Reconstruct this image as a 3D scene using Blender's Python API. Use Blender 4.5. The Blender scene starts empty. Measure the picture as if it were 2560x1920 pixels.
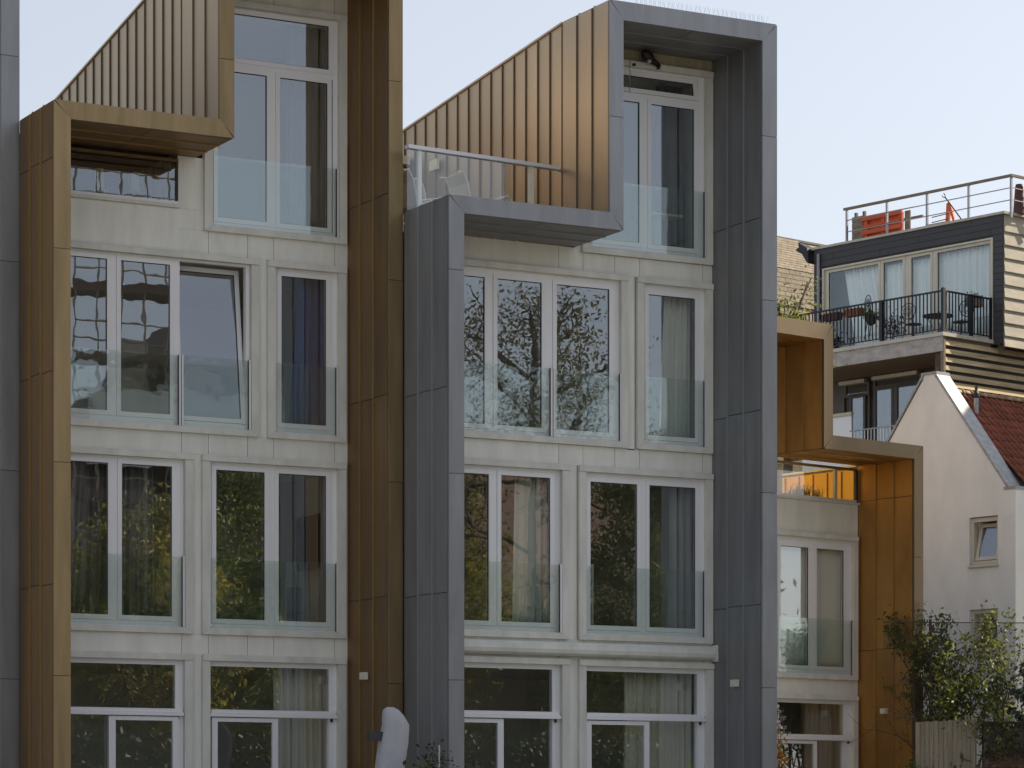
import bpy, math, random
import numpy as np
from mathutils import Vector, Matrix
R = math.radians
rnd = random.Random(7)
SC = bpy.context.scene
COL = SC.collection

# ------------------------------------------------------------------ camera, sky, sun, exposure
cam = bpy.data.cameras.new('camera'); cam_o = bpy.data.objects.new('camera', cam); COL.objects.link(cam_o)
cam.sensor_width = 36.0; cam.lens = 36.0 * 7510 / 2560; cam.shift_y = (2050 - 960) / 2560.0
cam.clip_start = 0.5; cam.clip_end = 5000
cam_o.location = (0, 0, 1.6); cam_o.rotation_euler = (R(90), 0, R(-28.5)); SC.camera = cam_o
SUN_EL, SUN_PHI = 31.0, 0.5            # elevation; angle from +X towards +Y
w = bpy.data.worlds.new('World'); SC.world = w; w.use_nodes = True
wn = w.node_tree.nodes; sky = wn.new('ShaderNodeTexSky'); sky.sky_type = 'NISHITA'; sky.sun_disc = False
sky.sun_elevation = R(SUN_EL); sky.sun_rotation = R(90 - SUN_PHI); sky.air_density = 1.0; sky.dust_density = 2.0; sky.ozone_density = 2.2
hs = wn.new('ShaderNodeHueSaturation'); hs.inputs['Saturation'].default_value = 0.62
w.node_tree.links.new(sky.outputs[0], hs.inputs['Color'])
hz = wn.new('ShaderNodeMix'); hz.data_type = 'RGBA'; hz.inputs[0].default_value = .48; hz.inputs[7].default_value = (2.95, 2.97, 3.12, 1)   # even high haze over the sky
w.node_tree.links.new(hs.outputs[0], hz.inputs[6]); w.node_tree.links.new(hz.outputs[2], wn['Background'].inputs['Color'])
wn['Background'].inputs['Strength'].default_value = 0.12
sl = bpy.data.lights.new('sun', 'SUN'); sl.energy = 5.0; sl.angle = R(0.6); sl.color = (1.0, 0.86, 0.66)
so = bpy.data.objects.new('sun', sl); COL.objects.link(so)
sd = Vector((math.cos(R(SUN_PHI)) * math.cos(R(SUN_EL)), math.sin(R(SUN_PHI)) * math.cos(R(SUN_EL)), math.sin(R(SUN_EL))))
so.rotation_euler = sd.to_track_quat('Z', 'Y').to_euler()
SC.view_settings.view_transform = 'Standard'; SC.view_settings.look = 'None'; SC.view_settings.gamma = 1
SC.view_settings.exposure = 0.80; SC.view_settings.use_curve_mapping = False
SC.render.engine = 'CYCLES'; SC.cycles.max_bounces = 10; SC.cycles.transparent_max_bounces = 24
SC.cycles.use_denoising = True; SC.cycles.caustics_reflective = True; SC.cycles.caustics_refractive = False
SC.cycles.sample_clamp_indirect = 6

# ------------------------------------------------------------------ materials
def mat(name, col, rough=.6, metal=0.0, var=.12, nscale=3.0, stretch=(1, 1, 1), obj_var=.06, bump=0.0, bscale=40, col2=None, mixlo=.45, mixhi=.65, spec=.5, rough_var=0.0):
    m = bpy.data.materials.new(name); m.use_nodes = True; nt = m.node_tree; N = nt.nodes; L = nt.links
    p = N['Principled BSDF']; p.inputs['Roughness'].default_value = rough; p.inputs['Metallic'].default_value = metal
    p.inputs['Specular IOR Level'].default_value = spec
    tc = N.new('ShaderNodeTexCoord'); oi = N.new('ShaderNodeObjectInfo'); mp = N.new('ShaderNodeMapping'); mp.inputs['Scale'].default_value = stretch
    ad = N.new('ShaderNodeVectorMath'); ad.operation = 'ADD'; sc = N.new('ShaderNodeVectorMath'); sc.operation = 'SCALE'; sc.inputs['Scale'].default_value = 1.0
    cb = N.new('ShaderNodeCombineXYZ'); ml = N.new('ShaderNodeMath'); ml.operation = 'MULTIPLY'; ml.inputs[1].default_value = 57.0
    L.new(oi.outputs['Random'], ml.inputs[0]); L.new(ml.outputs[0], cb.inputs[0]); L.new(ml.outputs[0], cb.inputs[2])
    L.new(tc.outputs['Object'], ad.inputs[0]); L.new(cb.outputs[0], ad.inputs[1]); L.new(ad.outputs[0], mp.inputs['Vector'])
    n1 = N.new('ShaderNodeTexNoise'); n1.inputs['Scale'].default_value = nscale; n1.inputs['Detail'].default_value = 6; n1.inputs['Roughness'].default_value = .6
    L.new(mp.outputs[0], n1.inputs['Vector'])
    ramp = N.new('ShaderNodeValToRGB'); ramp.color_ramp.elements[0].position = mixlo - .15; ramp.color_ramp.elements[1].position = mixhi + .1
    c2 = col2 if col2 else tuple(c * (1 - var * 1.6) for c in col)
    c1 = tuple(min(1, c * (1 + var * .4)) for c in col)
    ramp.color_ramp.elements[0].color = (*c2, 1); ramp.color_ramp.elements[1].color = (*c1, 1)
    L.new(n1.outputs['Fac'], ramp.inputs[0])
    hv = N.new('ShaderNodeHueSaturation'); mr = N.new('ShaderNodeMapRange'); mr.inputs['To Min'].default_value = 1 - obj_var; mr.inputs['To Max'].default_value = 1 + obj_var
    L.new(oi.outputs['Random'], mr.inputs['Value']); L.new(mr.outputs[0], hv.inputs['Value']); L.new(ramp.outputs[0], hv.inputs['Color'])
    L.new(hv.outputs[0], p.inputs['Base Color'])
    if rough_var:
        rr = N.new('ShaderNodeMapRange'); rr.inputs['To Min'].default_value = rough - rough_var; rr.inputs['To Max'].default_value = rough + rough_var
        L.new(n1.outputs['Fac'], rr.inputs['Value']); L.new(rr.outputs[0], p.inputs['Roughness'])
    if bump:
        n2 = N.new('ShaderNodeTexNoise'); n2.inputs['Scale'].default_value = bscale; n2.inputs['Detail'].default_value = 4
        L.new(mp.outputs[0], n2.inputs['Vector']); bp = N.new('ShaderNodeBump'); bp.inputs['Strength'].default_value = bump; bp.inputs['Distance'].default_value = .01
        L.new(n2.outputs['Fac'], bp.inputs['Height']); L.new(bp.outputs[0], p.inputs['Normal'])
    return m
def glass(name, tint, ior, refl=(.9, .93, 1.0), wav=.0, wscale=1.2, rough=0.0):
    m = bpy.data.materials.new(name); m.use_nodes = True; nt = m.node_tree; N = nt.nodes; L = nt.links; N.remove(N['Principled BSDF'])
    out = N['Material Output']; t = N.new('ShaderNodeBsdfTransparent'); t.inputs[0].default_value = (*tint, 1)
    g = N.new('ShaderNodeBsdfGlossy'); g.inputs['Color'].default_value = (*refl, 1); g.inputs['Roughness'].default_value = rough
    ge = N.new('ShaderNodeNewGeometry'); dt = N.new('ShaderNodeVectorMath'); dt.operation = 'DOT_PRODUCT'; L.new(ge.outputs['Normal'], dt.inputs[0]); L.new(ge.outputs['Incoming'], dt.inputs[1])
    def mth(op, a, b=None):
        q = N.new('ShaderNodeMath'); q.operation = op
        for i_, v_ in enumerate((a, b)):
            if v_ is None: continue
            if isinstance(v_, (int, float)): q.inputs[i_].default_value = v_
            else: L.new(v_, q.inputs[i_])
        return q.outputs[0]
    fr_ = mth('ADD', mth('MULTIPLY', mth('POWER', mth('SUBTRACT', 1.0, mth('ABSOLUTE', dt.outputs['Value'])), 5.0), 1 - ior), ior); mx = N.new('ShaderNodeMixShader')
    L.new(fr_, mx.inputs[0]); L.new(t.outputs[0], mx.inputs[1]); L.new(g.outputs[0], mx.inputs[2]); L.new(mx.outputs[0], out.inputs[0])
    if wav:
        tc = N.new('ShaderNodeTexCoord'); oi = N.new('ShaderNodeObjectInfo'); ml = N.new('ShaderNodeMath'); ml.operation = 'MULTIPLY'; ml.inputs[1].default_value = 91
        cb = N.new('ShaderNodeCombineXYZ'); ad = N.new('ShaderNodeVectorMath'); n = N.new('ShaderNodeTexNoise'); n.inputs['Scale'].default_value = wscale; n.inputs['Detail'].default_value = 2
        L.new(oi.outputs['Random'], ml.inputs[0]); L.new(ml.outputs[0], cb.inputs[0]); L.new(tc.outputs['Object'], ad.inputs[0]); L.new(cb.outputs[0], ad.inputs[1]); L.new(ad.outputs[0], n.inputs['Vector'])
        b = N.new('ShaderNodeBump'); b.inputs['Strength'].default_value = 1.0; b.inputs['Distance'].default_value = wav; L.new(n.outputs['Fac'], b.inputs['Height']); L.new(b.outputs[0], g.inputs['Normal'])
    return m
def leafmat(name, ca, cb_, trans=.35):
    m = bpy.data.materials.new(name); m.use_nodes = True; nt = m.node_tree; N = nt.nodes; L = nt.links; p = N['Principled BSDF']
    geo = N.new('ShaderNodeNewGeometry'); ramp = N.new('ShaderNodeValToRGB'); ramp.color_ramp.elements[0].color = (*ca, 1); ramp.color_ramp.elements[1].color = (*cb_, 1)
    tcx = N.new('ShaderNodeTexCoord'); nz = N.new('ShaderNodeTexNoise'); nz.inputs['Scale'].default_value = 1.3; nz.inputs['Detail'].default_value = 3; L.new(tcx.outputs['Object'], nz.inputs['Vector'])
    mrg = N.new('ShaderNodeMapRange'); mrg.inputs['From Min'].default_value = .38; mrg.inputs['From Max'].default_value = .64; L.new(nz.outputs['Fac'], mrg.inputs['Value'])
    mm = N.new('ShaderNodeMath'); mm.operation = 'MULTIPLY'; L.new(geo.outputs['Random Per Island'], mm.inputs[0]); L.new(mrg.outputs[0], mm.inputs[1]); L.new(mm.outputs[0], ramp.inputs[0]); L.new(ramp.outputs[0], p.inputs['Base Color']); p.inputs['Roughness'].default_value = .55
    t = N.new('ShaderNodeBsdfTranslucent'); L.new(ramp.outputs[0], t.inputs[0]); mx = N.new('ShaderNodeMixShader'); mx.inputs[0].default_value = trans
    L.new(p.outputs[0], mx.inputs[1]); L.new(t.outputs[0], mx.inputs[2]); L.new(mx.outputs[0], N['Material Output'].inputs[0])
    return m
M = {}
M['zinc'] = mat('zinc_cladding', (.25, .252, .257), .48, .5, .17, 4.0, (1, 1, .14), .07, .05, 30, rough_var=.08)
M['zinc_cover'] = mat('zinc_cover_strip', (.29, .297, .312), .45, .55, .15, 4.0, (1, 1, .16), .06, .05, 30, rough_var=.08)
M['zinc_seam'] = mat('zinc_seam', (.33, .345, .37), .4, .6, .05, 4)
M['brass'] = mat('aged_brass_cladding', (.25, .155, .068), .50, .7, .28, 5.0, (1, 1, .10), .13, .06, 26, col2=(.18, .11, .05), rough_var=.1)
M['brass_cover'] = mat('aged_brass_cover_strip', (.32, .23, .125), .46, .65, .25, 5.0, (1, 1, .12), .13, .05, 26, col2=(.23, .165, .08), rough_var=.1)
M['brass_seam'] = mat('brass_seam', (.40, .28, .12), .38, .8, .08, 4)
M['brass_wall'] = mat('brass_side_wall', (.52, .41, .28), .44, .75, .10, 1.5, (1, 1, .2), .05, .03, 20, col2=(.43, .335, .225), rough_var=.06)
M['gold'] = mat('golden_brass_cladding', (.47, .265, .08), .46, .75, .15, 1.3, (1, 1, .45), .12, .05, 26, col2=(.29, .155, .05), rough_var=.08)
M['bright_gold'] = mat('sheltered_golden_cladding', (.80, .52, .15), .4, .7, .10, 1.6, (1, 1, .3), .08, .05, 26)  # lighter copy of the gold, the terrace's bounced glow put into its colour
M['brown_cover'] = mat('dull_brass_cover_strip', (.17, .125, .075), .46, .65, .12, 1.6, (1, 1, .3), .06, .05, 26)
M['rib_dark'] = mat('dark_seam_metal', (.15, .12, .085), .5, .6, .05, 4)
M['core'] = mat('dark_joint_backing', (.05, .045, .04), .8)
M['panel'] = mat('greige_facade_panel', (.77, .765, .71), .75, 0, .11, 3.2, (1, 1, .22), .03, .05, 60, rough_var=.05)
M['trim'] = mat('greige_window_surround', (.70, .695, .64), .7, 0, .13, 4.0, (1, 1, .35), .03, .05, 60)
M['frame'] = mat('white_window_frame', (.80, .80, .82), .45, 0, .03, 2.0, (1, 1, .5), .01)
M['alu'] = mat('aluminium_channel', (.72, .72, .75), .4, .2, .04, 3)
M['bolt'] = mat('dark_rubber_gasket', (.03, .03, .03), .7)
M['pane'] = glass('window_pane', (.93, .95, .94), .15, (.88, .92, 1.0), .0007, 1.6)
M['jglass'] = glass('balustrade_glass', (.945, .972, .957), .075, (.9, .95, 1.0), .002, 2.2)
M['room'] = mat('room_plaster', (.80, .78, .74), .9, 0, .06, 1)
M['wood_floor'] = mat('room_floor', (.38, .28, .19), .6, 0, .2, 3)
M['plaster'] = mat('stained_plaster', (.40, .355, .24), .9, 0, .18, 9, (1, 1, .2), .0, .25, 30)
M['white_metal'] = mat('white_painted_tube', (.80, .80, .80), .4, .1, .03)
M['cream'] = mat('cream_enamel', (.74, .70, .58), .5, 0, .06, 6)
M['black'] = mat('black_painted_steel', (.016, .016, .022), .45, .2, .05)
M['charcoal'] = mat('charcoal_siding', (.062, .062, .070), .65, 0, .14, 3, (.3, .3, 1), .10, .06, 30)
M['lap'] = mat('weathered_lap_panel', (.50, .465, .385), .8, 0, .16, 5, (.4, .4, 1), .05, .15, 30)
M['slat'] = mat('weathered_timber_slat', (.66, .53, .32), .85, 0, .30, 9, (.5, .12, 1.5), .10, .35, 40, col2=(.38, .28, .16))
M['oldwood'] = mat('grey_old_timber', (.25, .21, .16), .85, 0, .25, 9, (.4, .4, 1.5), .12, .3, 40)
M['cream_wood'] = mat('cream_painted_wood', (.66, .62, .52), .6, 0, .10, 5, (1, 1, .4), .03, .05, 40)
M['concrete'] = mat('weathered_concrete_fascia', (.52, .49, .46), .9, 0, .22, 4.5, (1, 1, 1.8), .02, .2, 30, col2=(.33, .30, .28))
M['conc_lt'] = mat('pale_coping_stone', (.56, .53, .47), .85, 0, .10, 5)
M['brown'] = mat('brown_painted_soffit', (.25, .18, .12), .8, 0, .08, 3)
M['umber'] = mat('grey_brown_paint', (.12, .11, .10), .6, 0, .07, 4, obj_var=.03)
M['brick'] = mat('weathered_brick', (.125, .08, .06), .9, 0, .35, 12, obj_var=.35, bump=.3, bscale=60)
M['mortar'] = mat('dark_mortar', (.13, .115, .10), .95, 0, .2, 9)
M['render'] = mat('offwhite_render', (.87, .855, .825), .9, 0, .08, 1.8, (1, 1, .45), .0, .25, 90)
M['lead'] = mat('lead_coping', (.36, .38, .41), .5, .2, .22, 5, (1, 1, 1.6), .05, .15, 14)
M['blue_grey'] = mat('blue_grey_cladding', (.22, .25, .30), .6, 0, .06, 2)
M['tile'] = mat('red_clay_roof_tile', (.27, .075, .038), .75, 0, .22, 9, obj_var=.22, bump=.15, bscale=40)
M['ridge'] = mat('pale_ridge_tile', (.40, .27, .17), .8, 0, .2, 9, obj_var=.12)
M['shingle'] = mat('tan_roof_shingle', (.225, .185, .135), .85, 0, .18, 6, obj_var=.16, bump=.2, bscale=50)
M['steel'] = mat('galvanised_steel', (.30, .31, .33), .45, .5, .07)
M['orange'] = mat('orange_painted_wood', (.62, .11, .035), .65, 0, .12, 6, obj_var=.07)
M['yellow'] = mat('yellow_straps', (.75, .66, .03), .6, 0, .1)
M['brown_cone'] = mat('oxblood_clay', (.10, .04, .035), .7, 0, .1)
M['terracotta'] = mat('terracotta', (.32, .12, .06), .85, 0, .2, 9)
M['curt_white'] = mat('white_sheer_curtain', (.86, .88, .90), .9, 0, .04, 2)
M['curt_grey'] = mat('grey_curtain', (.40, .39, .38), .9, 0, .06, 2)
M['curt_dark'] = mat('dark_grey_curtain', (.26, .245, .24), .9, 0, .06, 2)
M['curt_blue'] = mat('navy_curtain', (.07, .09, .26), .85, 0, .06, 2)
M['curt_beige'] = mat('beige_linen_curtain', (.74, .70, .60), .9, 0, .06, 2)
M['curt_cream'] = mat('cream_curtain', (.88, .86, .79), .9, 0, .05, 2)
M['roller'] = mat('pale_roller_blind', (.84, .86, .85), .9, 0, .02, 2)
M['blind'] = mat('grey_roller_blind', (.60, .61, .60), .85, 0, .03, 2)
M['cover'] = mat('pale_grey_parasol_cover', (.42, .42, .46), .85, 0, .08, 5, bump=.2, bscale=90)
M['dark_grey'] = mat('dark_grey_fabric', (.05, .05, .055), .8)
M['bird'] = mat('black_plastic_bird', (.012, .012, .012), .5)
M['pink'] = mat('pale_pink_head', (.55, .42, .40), .7)
M['gatewood'] = mat('silvered_gate_board', (.27, .245, .205), .85, 0, .25, 10, (1, 1, .10), .10, .25, 40)
M['earth'] = mat('pale_paving_gravel', (.28, .27, .245), .95, 0, .2, .6, obj_var=0, col2=(.19, .185, .165))  # unseen ground, made pale to bounce light onto the facades
M['moss'] = mat('dark_moss', (.045, .045, .022), .95, 0, .3, 12, bump=.5, bscale=50)
M['wire'] = mat('rusty_wire', (.07, .055, .05), .7, .3, .1)
M['bark'] = mat('bark', (.085, .065, .05), .9, 0, .25, 8, (1, 1, .3), .05, .3, 30)
M['cane'] = mat('bamboo_cane', (.55, .50, .38), .6)
M['leaf_green'] = leafmat('leaf_mid_green', (.035, .06, .010), (.30, .34, .07), .45)
M['leaf_lime'] = leafmat('leaf_yellow_green', (.05, .08, .012), (.30, .31, .07), .45)
M['leaf_dark'] = leafmat('leaf_dark_green', (.015, .03, .010), (.05, .06, .02))
M['leaf_gold'] = leafmat('leaf_autumn_gold', (.07, .09, .012), (.62, .48, .08), .5)
M['leaf_olive'] = leafmat('leaf_olive', (.08, .08, .03), (.30, .25, .10), .4)
M['leaf_grey'] = leafmat('leaf_grey_green', (.06, .09, .07), (.13, .17, .12))
M['leaf_amber'] = leafmat('leaf_amber', (.35, .16, .01), (.70, .42, .04))
M['leaf_rust'] = leafmat('leaf_rust', (.08, .05, .03), (.32, .09, .06))
M['blade'] = leafmat('grass_blade', (.25, .30, .04), (.50, .52, .12))
M['scaffold'] = mat('scaffold_tube', (.40, .34, .24), .5, .4, .1)
M['deck_red'] = mat('red_toe_board', (.17, .10, .075), .8)
M['brickwall'] = mat('brown_brick_facade', (.13, .10, .075), .9, 0, .25, 2.5, (1, 1, 3))
M['sheet'] = mat('white_plastic_sheet', (.75, .76, .70), .35, 0, .15, 2, bump=.8, bscale=4)
M['roof_brown'] = mat('brown_tiled_roof', (.20, .12, .085), .85, 0, .2, 2, (.4, 1, 6))

# ------------------------------------------------------------------ mesh helpers
class MB:
    def __init__(s): s.v = []; s.f = []; s.smooth = False
    def box(s, x0, x1, y0, y1, z0, z1):
        b = len(s.v); s.v += [(x, y, z) for z in (z0, z1) for y in (y0, y1) for x in (x0, x1)]
        s.f += [tuple(b + i for i in q) for q in ((0, 2, 3, 1), (4, 5, 7, 6), (0, 1, 5, 4), (2, 6, 7, 3), (0, 4, 6, 2), (1, 3, 7, 5))]; return s
    def prism(s, poly, axis, a, b_):
        n = len(poly); b = len(s.v)
        def P(p, t):
            return (p[0], t, p[1]) if axis == 'y' else ((t, p[0], p[1]) if axis == 'x' else (p[0], p[1], t))
        s.v += [P(p, a) for p in poly] + [P(p, b_) for p in poly]
        s.f.append(tuple(range(b, b + n))); s.f.append(tuple(range(b + 2 * n - 1, b + n - 1, -1)))
        for i in range(n): j = (i + 1) % n; s.f.append((b + j, b + i, b + n + i, b + n + j))
        return s
    def tube(s, pts, r, n=6, cap=True):
        pts = [Vector(p) for p in pts]; rs = r if isinstance(r, (list, tuple)) else [r] * len(pts); b = len(s.v); up = None
        for i, p in enumerate(pts):
            d = (pts[min(i + 1, len(pts) - 1)] - pts[max(i - 1, 0)]).normalized()
            if up is None: up = Vector((0, 0, 1)) if abs(d.z) < .9 else Vector((1, 0, 0))
            a = d.cross(up).normalized(); c = a.cross(d).normalized(); up = c
            for k in range(n):
                t = 2 * math.pi * k / n + math.pi / n; s.v.append(tuple(p + (a * math.cos(t) + c * math.sin(t)) * rs[i]))
        for i in range(len(pts) - 1):
            for k in range(n):
                k2 = (k + 1) % n; s.f.append((b + i * n + k, b + i * n + k2, b + (i + 1) * n + k2, b + (i + 1) * n + k))
        if cap: s.f.append(tuple(b + k for k in range(n - 1, -1, -1))); s.f.append(tuple(b + (len(pts) - 1) * n + k for k in range(n)))
        return s
    def lathe(s, prof, cx=0, cy=0, n=16):
        b = len(s.v)
        for (r, z) in prof:
            for k in range(n): t = 2 * math.pi * k / n; s.v.append((cx + r * math.cos(t), cy + r * math.sin(t), z))
        for i in range(len(prof) - 1):
            for k in range(n): k2 = (k + 1) % n; s.f.append((b + i * n + k, b + i * n + k2, b + (i + 1) * n + k2, b + (i + 1) * n + k))
        s.f.append(tuple(b + k for k in range(n - 1, -1, -1))); s.f.append(tuple(b + (len(prof) - 1) * n + k for k in range(n))); return s
    def mesh(s, name, m):
        me = bpy.data.meshes.new(name); me.from_pydata(s.v, [], s.f); me.materials.append(m)
        if s.smooth: me.polygons.foreach_set('use_smooth', [True] * len(me.polygons))
        me.update(); return me
    def build(s, name, m, parent=None, loc=None, rz=None):
        o = bpy.data.objects.new(name, s.mesh(name, m)); COL.objects.link(o)
        if parent is not None: o.parent = parent
        if loc is not None: o.location = loc
        if rz is not None: o.rotation_euler = (0, 0, rz)
        return o
_cache = {}
def piece(name, m, parent, x0, x1, y0, y1, z0, z1, rot=None):
    d = (round(x1 - x0, 4), round(y1 - y0, 4), round(z1 - z0, 4)); k = (d, m.name)
    if k not in _cache: _cache[k] = MB().box(-d[0] / 2, d[0] / 2, -d[1] / 2, d[1] / 2, -d[2] / 2, d[2] / 2).mesh(name, m)
    o = bpy.data.objects.new(name, _cache[k]); COL.objects.link(o); o.parent = parent
    o.location = ((x0 + x1) / 2, (y0 + y1) / 2, (z0 + z1) / 2)
    if rot: o.rotation_euler = rot
    return o
def empty(name, loc, rz=0):
    o = bpy.data.objects.new(name, None); COL.objects.link(o); o.location = loc; o.rotation_euler = (0, 0, rz); o.empty_display_size = .1; return o
def tag(o, label=None, cat=None, group=None, kind=None):
    if label: o['label'] = label
    if cat: o['category'] = cat
    if group: o['group'] = group
    if kind: o['kind'] = kind
    return o
def copy_tree(o, parent=None):
    c = o.copy(); COL.objects.link(c)
    if parent is not None: c.parent = parent
    for ch in [k for k in bpy.data.objects if k.parent == o]: copy_tree(ch, c)
    return c

# ------------------------------------------------------------------ foliage
def leaves(pts, size, jitter=.35, rs=None, elong=2.0, droop=0.0):
    rs = rs or np.random.RandomState(3); pts = np.asarray(pts); n = len(pts)
    a = rs.normal(size=(n, 3)); a[:, 2] -= droop; a /= np.linalg.norm(a, axis=1)[:, None]
    b = rs.normal(size=(n, 3)); b -= (b * a).sum(1)[:, None] * a; b /= np.linalg.norm(b, axis=1)[:, None]
    s = size * (1 + jitter * rs.uniform(-1, 1, n))[:, None]
    v = np.stack([pts - a * s * .5 * elong / 2, pts + b * s * .25, pts + a * s * .5 * elong / 2, pts - b * s * .25], 1).reshape(-1, 3)
    return v
def leaf_obj(name, v, m, parent=None):
    n = len(v) // 4; me = bpy.data.meshes.new(name); me.vertices.add(len(v)); me.vertices.foreach_set('co', v.astype(np.float32).ravel())
    me.loops.add(n * 4); me.loops.foreach_set('vertex_index', np.arange(n * 4, dtype=np.int32)); me.polygons.add(n)
    me.polygons.foreach_set('loop_start', np.arange(0, n * 4, 4, dtype=np.int32)); me.polygons.foreach_set('loop_total', np.full(n, 4, dtype=np.int32))
    me.materials.append(m); me.update(calc_edges=True); me.validate()
    o = bpy.data.objects.new(name, me); COL.objects.link(o); o.parent = parent; return o
def grow(mb, p, d, length, r, depth, tips, rs, spread=.55, up=.25):
    pts = [Vector(p)]; dd = Vector(d).normalized(); k = 4
    for i in range(k):
        dd = (dd + Vector(rs.normal(size=3)) * .16 + Vector((0, 0, up * .12))).normalized(); pts.append(pts[-1] + dd * length / k)
    mb.tube(pts, [r * (1 - .12 * i) for i in range(k + 1)], 5)
    for q in pts[2:]: tips.append((q, length))
    if depth > 0:
        for j in range(3):
            f = pts[2 + j] if j < 2 else pts[-1]
            nd = (dd + Vector(rs.normal(size=3)) * spread).normalized(); nd.z += up * .5
            grow(mb, f, nd, length * .66, r * .55, depth - 1, tips, rs, spread, up)
def make_tree(name, loc, h, base, rad, nleaf, lsize, m, label, cat='tree', group=None, seed=1, cluster=.5, depth=3, limbs=6):
    rs = np.random.RandomState(seed); t = empty(name, loc); tag(t, label, cat, group)
    mb = MB(); tips = []
    tr = [(0, 0, 0), (rs.normal() * .08, rs.normal() * .1, h * .35), (rs.normal() * .12, rs.normal() * .2, h * .7), (0, 0, h * .93)]
    mb.tube(tr, [h * .020, h * .014, h * .007, .015], 7)
    for i in range(limbs):
        z = base + (h * .88 - base) * (i / max(1, limbs - 1)) ** .9; a = i * 2.4 + rs.uniform(0, .6)
        ll = rad * (1.0 - .55 * (z - base) / (h - base)) * .62
        grow(mb, (0, 0, z), (math.cos(a), math.sin(a), .45), ll, h * .005, depth - 1, tips, rs)
    grow(mb, (0, 0, h * .80), (0, 0, 1), h * .12, h * .004, depth - 1, tips, rs)
    mb.build('trunk', M['bark'], t)
    T = np.array([tuple(q) for q, _ in tips]); idx = rs.randint(0, len(T), nleaf)
    pts = T[idx] + rs.normal(size=(nleaf, 3)) * cluster * np.array([1, 1, .8]) * rad / 4
    leaf_obj('crown', leaves(pts, lsize, rs=rs), m, t)
    return t

# ------------------------------------------------------------------ generic metal house frame
def metal_frame(H, outer, inner, D, skin, cover, seam, tiers, cover_tiers, seam_w=.014, alt={}):
    core = MB()
    for k in range(len(outer) - 1):
        o0, o1, i0, i1 = outer[k], outer[k + 1], inner[k], inner[k + 1]
        core.prism([o0, o1, i1, i0], 'y', -D + .03, -.004)
    cs = core.build('frame_core', M['core'], H)
    for k in range(len(outer) - 1):
        o0, o1, i0, i1 = outer[k], outer[k + 1], inner[k], inner[k + 1]
        vert = abs(o0[0] - o1[0]) < 1e-6
        # front cover strip, mitred, split along its length
        if vert:
            lo, hi = (o0, o1) if o0[1] < o1[1] else (o1, o0); il, ih = (i0, i1) if i0[1] < i1[1] else (i1, i0)
            cuts = [z for z in cover_tiers if max(lo[1], il[1]) + .15 < z < min(hi[1], ih[1]) - .15]
            zo = [lo[1]] + cuts + [hi[1]]; zi = [il[1]] + cuts + [ih[1]]
            for j in range(len(zo) - 1):
                g0 = .004 if j else 0.004; s = .006 if lo[0] < il[0] else -.006
                poly = [(lo[0] - s, zo[j] + g0), (lo[0] - s, zo[j + 1] - .004), (il[0] + s, zi[j + 1] - .004), (il[0] + s, zi[j] + g0)]
                MB().prism(poly, 'y', -D - .02, -D + .03).build('cover_strip', cover, H)
        else:
            s = .006 if o0[1] > i0[1] else -.006
            MB().prism([(o0[0] + .004, o0[1] + s), (o1[0] - .004, o1[1] + s), (i1[0] - .004, i1[1] - s), (i0[0] + .004, i0[1] - s)], 'y', -D - .02, -D + .03).build('cover_strip', cover, H)
        # inner and outer skins in three strips over the depth, standing seams between
        for side, (a, b) in (('in', (i0, i1)), ('out', (o0, o1))):
            sg = 1 if side == 'in' else -1; skn, smn = alt.get((side, k), (skin, seam))
            if vert: nrm = (1 if i0[0] > o0[0] else -1) * sg
            else: nrm = (1 if i0[1] > o0[1] else -1) * sg
            ys = [-D + .03 + (D - .034) * j / 3 for j in range(4)]
            if vert:
                z0, z1 = min(a[1], b[1]), max(a[1], b[1]); cuts = [z for z in tiers if z0 + .5 < z < z1 - .5]; zz = [z0] + cuts + [z1]
                xx = sorted((a[0], a[0] + nrm * .012)); xs = sorted((a[0] + nrm * .0, a[0] + nrm * .034))
                for j in range(3):
                    off = rnd.uniform(-.012, .012)
                    for q in range(len(zz) - 1):
                        zc0 = zz[q] + (off if q else 0); zc1 = zz[q + 1] + (off if q < len(zz) - 2 else 0)
                        piece('cladding_panel', skn, H, xx[0], xx[1], ys[j] + .005, ys[j + 1] - .005, zc0 + .006, zc1 - .006)
                    if j: piece('seam', smn, H, xs[0], xs[1], ys[j] - seam_w / 2, ys[j] + seam_w / 2, z0 + .01, z1 - .01)
            else:
                x0, x1 = min(a[0], b[0]), max(a[0], b[0]); zz = sorted((a[1], a[1] + nrm * .012)); zs = sorted((a[1], a[1] + nrm * .034))
                mid = (x0 + x1) / 2
                for j in range(3):
                    for (p, q) in ((x0, mid), (mid, x1)):
                        piece('cladding_panel', skin, H, p + .006, q - .006, ys[j] + .005, ys[j + 1] - .005, zz[0], zz[1])
                    if j: piece('seam', seam, H, x0 + .01, x1 - .01, ys[j] - seam_w / 2, ys[j] + seam_w / 2, zs[0], zs[1])

def rects_wall(H, rects, joints=()):
    """facade panels: (x0,x1,z0,z1) cells split at joint x positions, with a backing wall behind"""
    back = MB()
    for (x0, x1, z0, z1) in rects:
        back.box(x0, x1, .03, .25, z0, z1); xs = [x0] + sorted(j for j in joints if x0 + .1 < j < x1 - .1) + [x1]
        for i in range(len(xs) - 1):
            piece('facade_panel', M['panel'], H, xs[i] + (.004 if i else 0), xs[i + 1] - (.004 if i < len(xs) - 2 else 0), 0, .028, z0 + .001, z1 - .001)
    back.build('facade_wall', M['core'], H)

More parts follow.
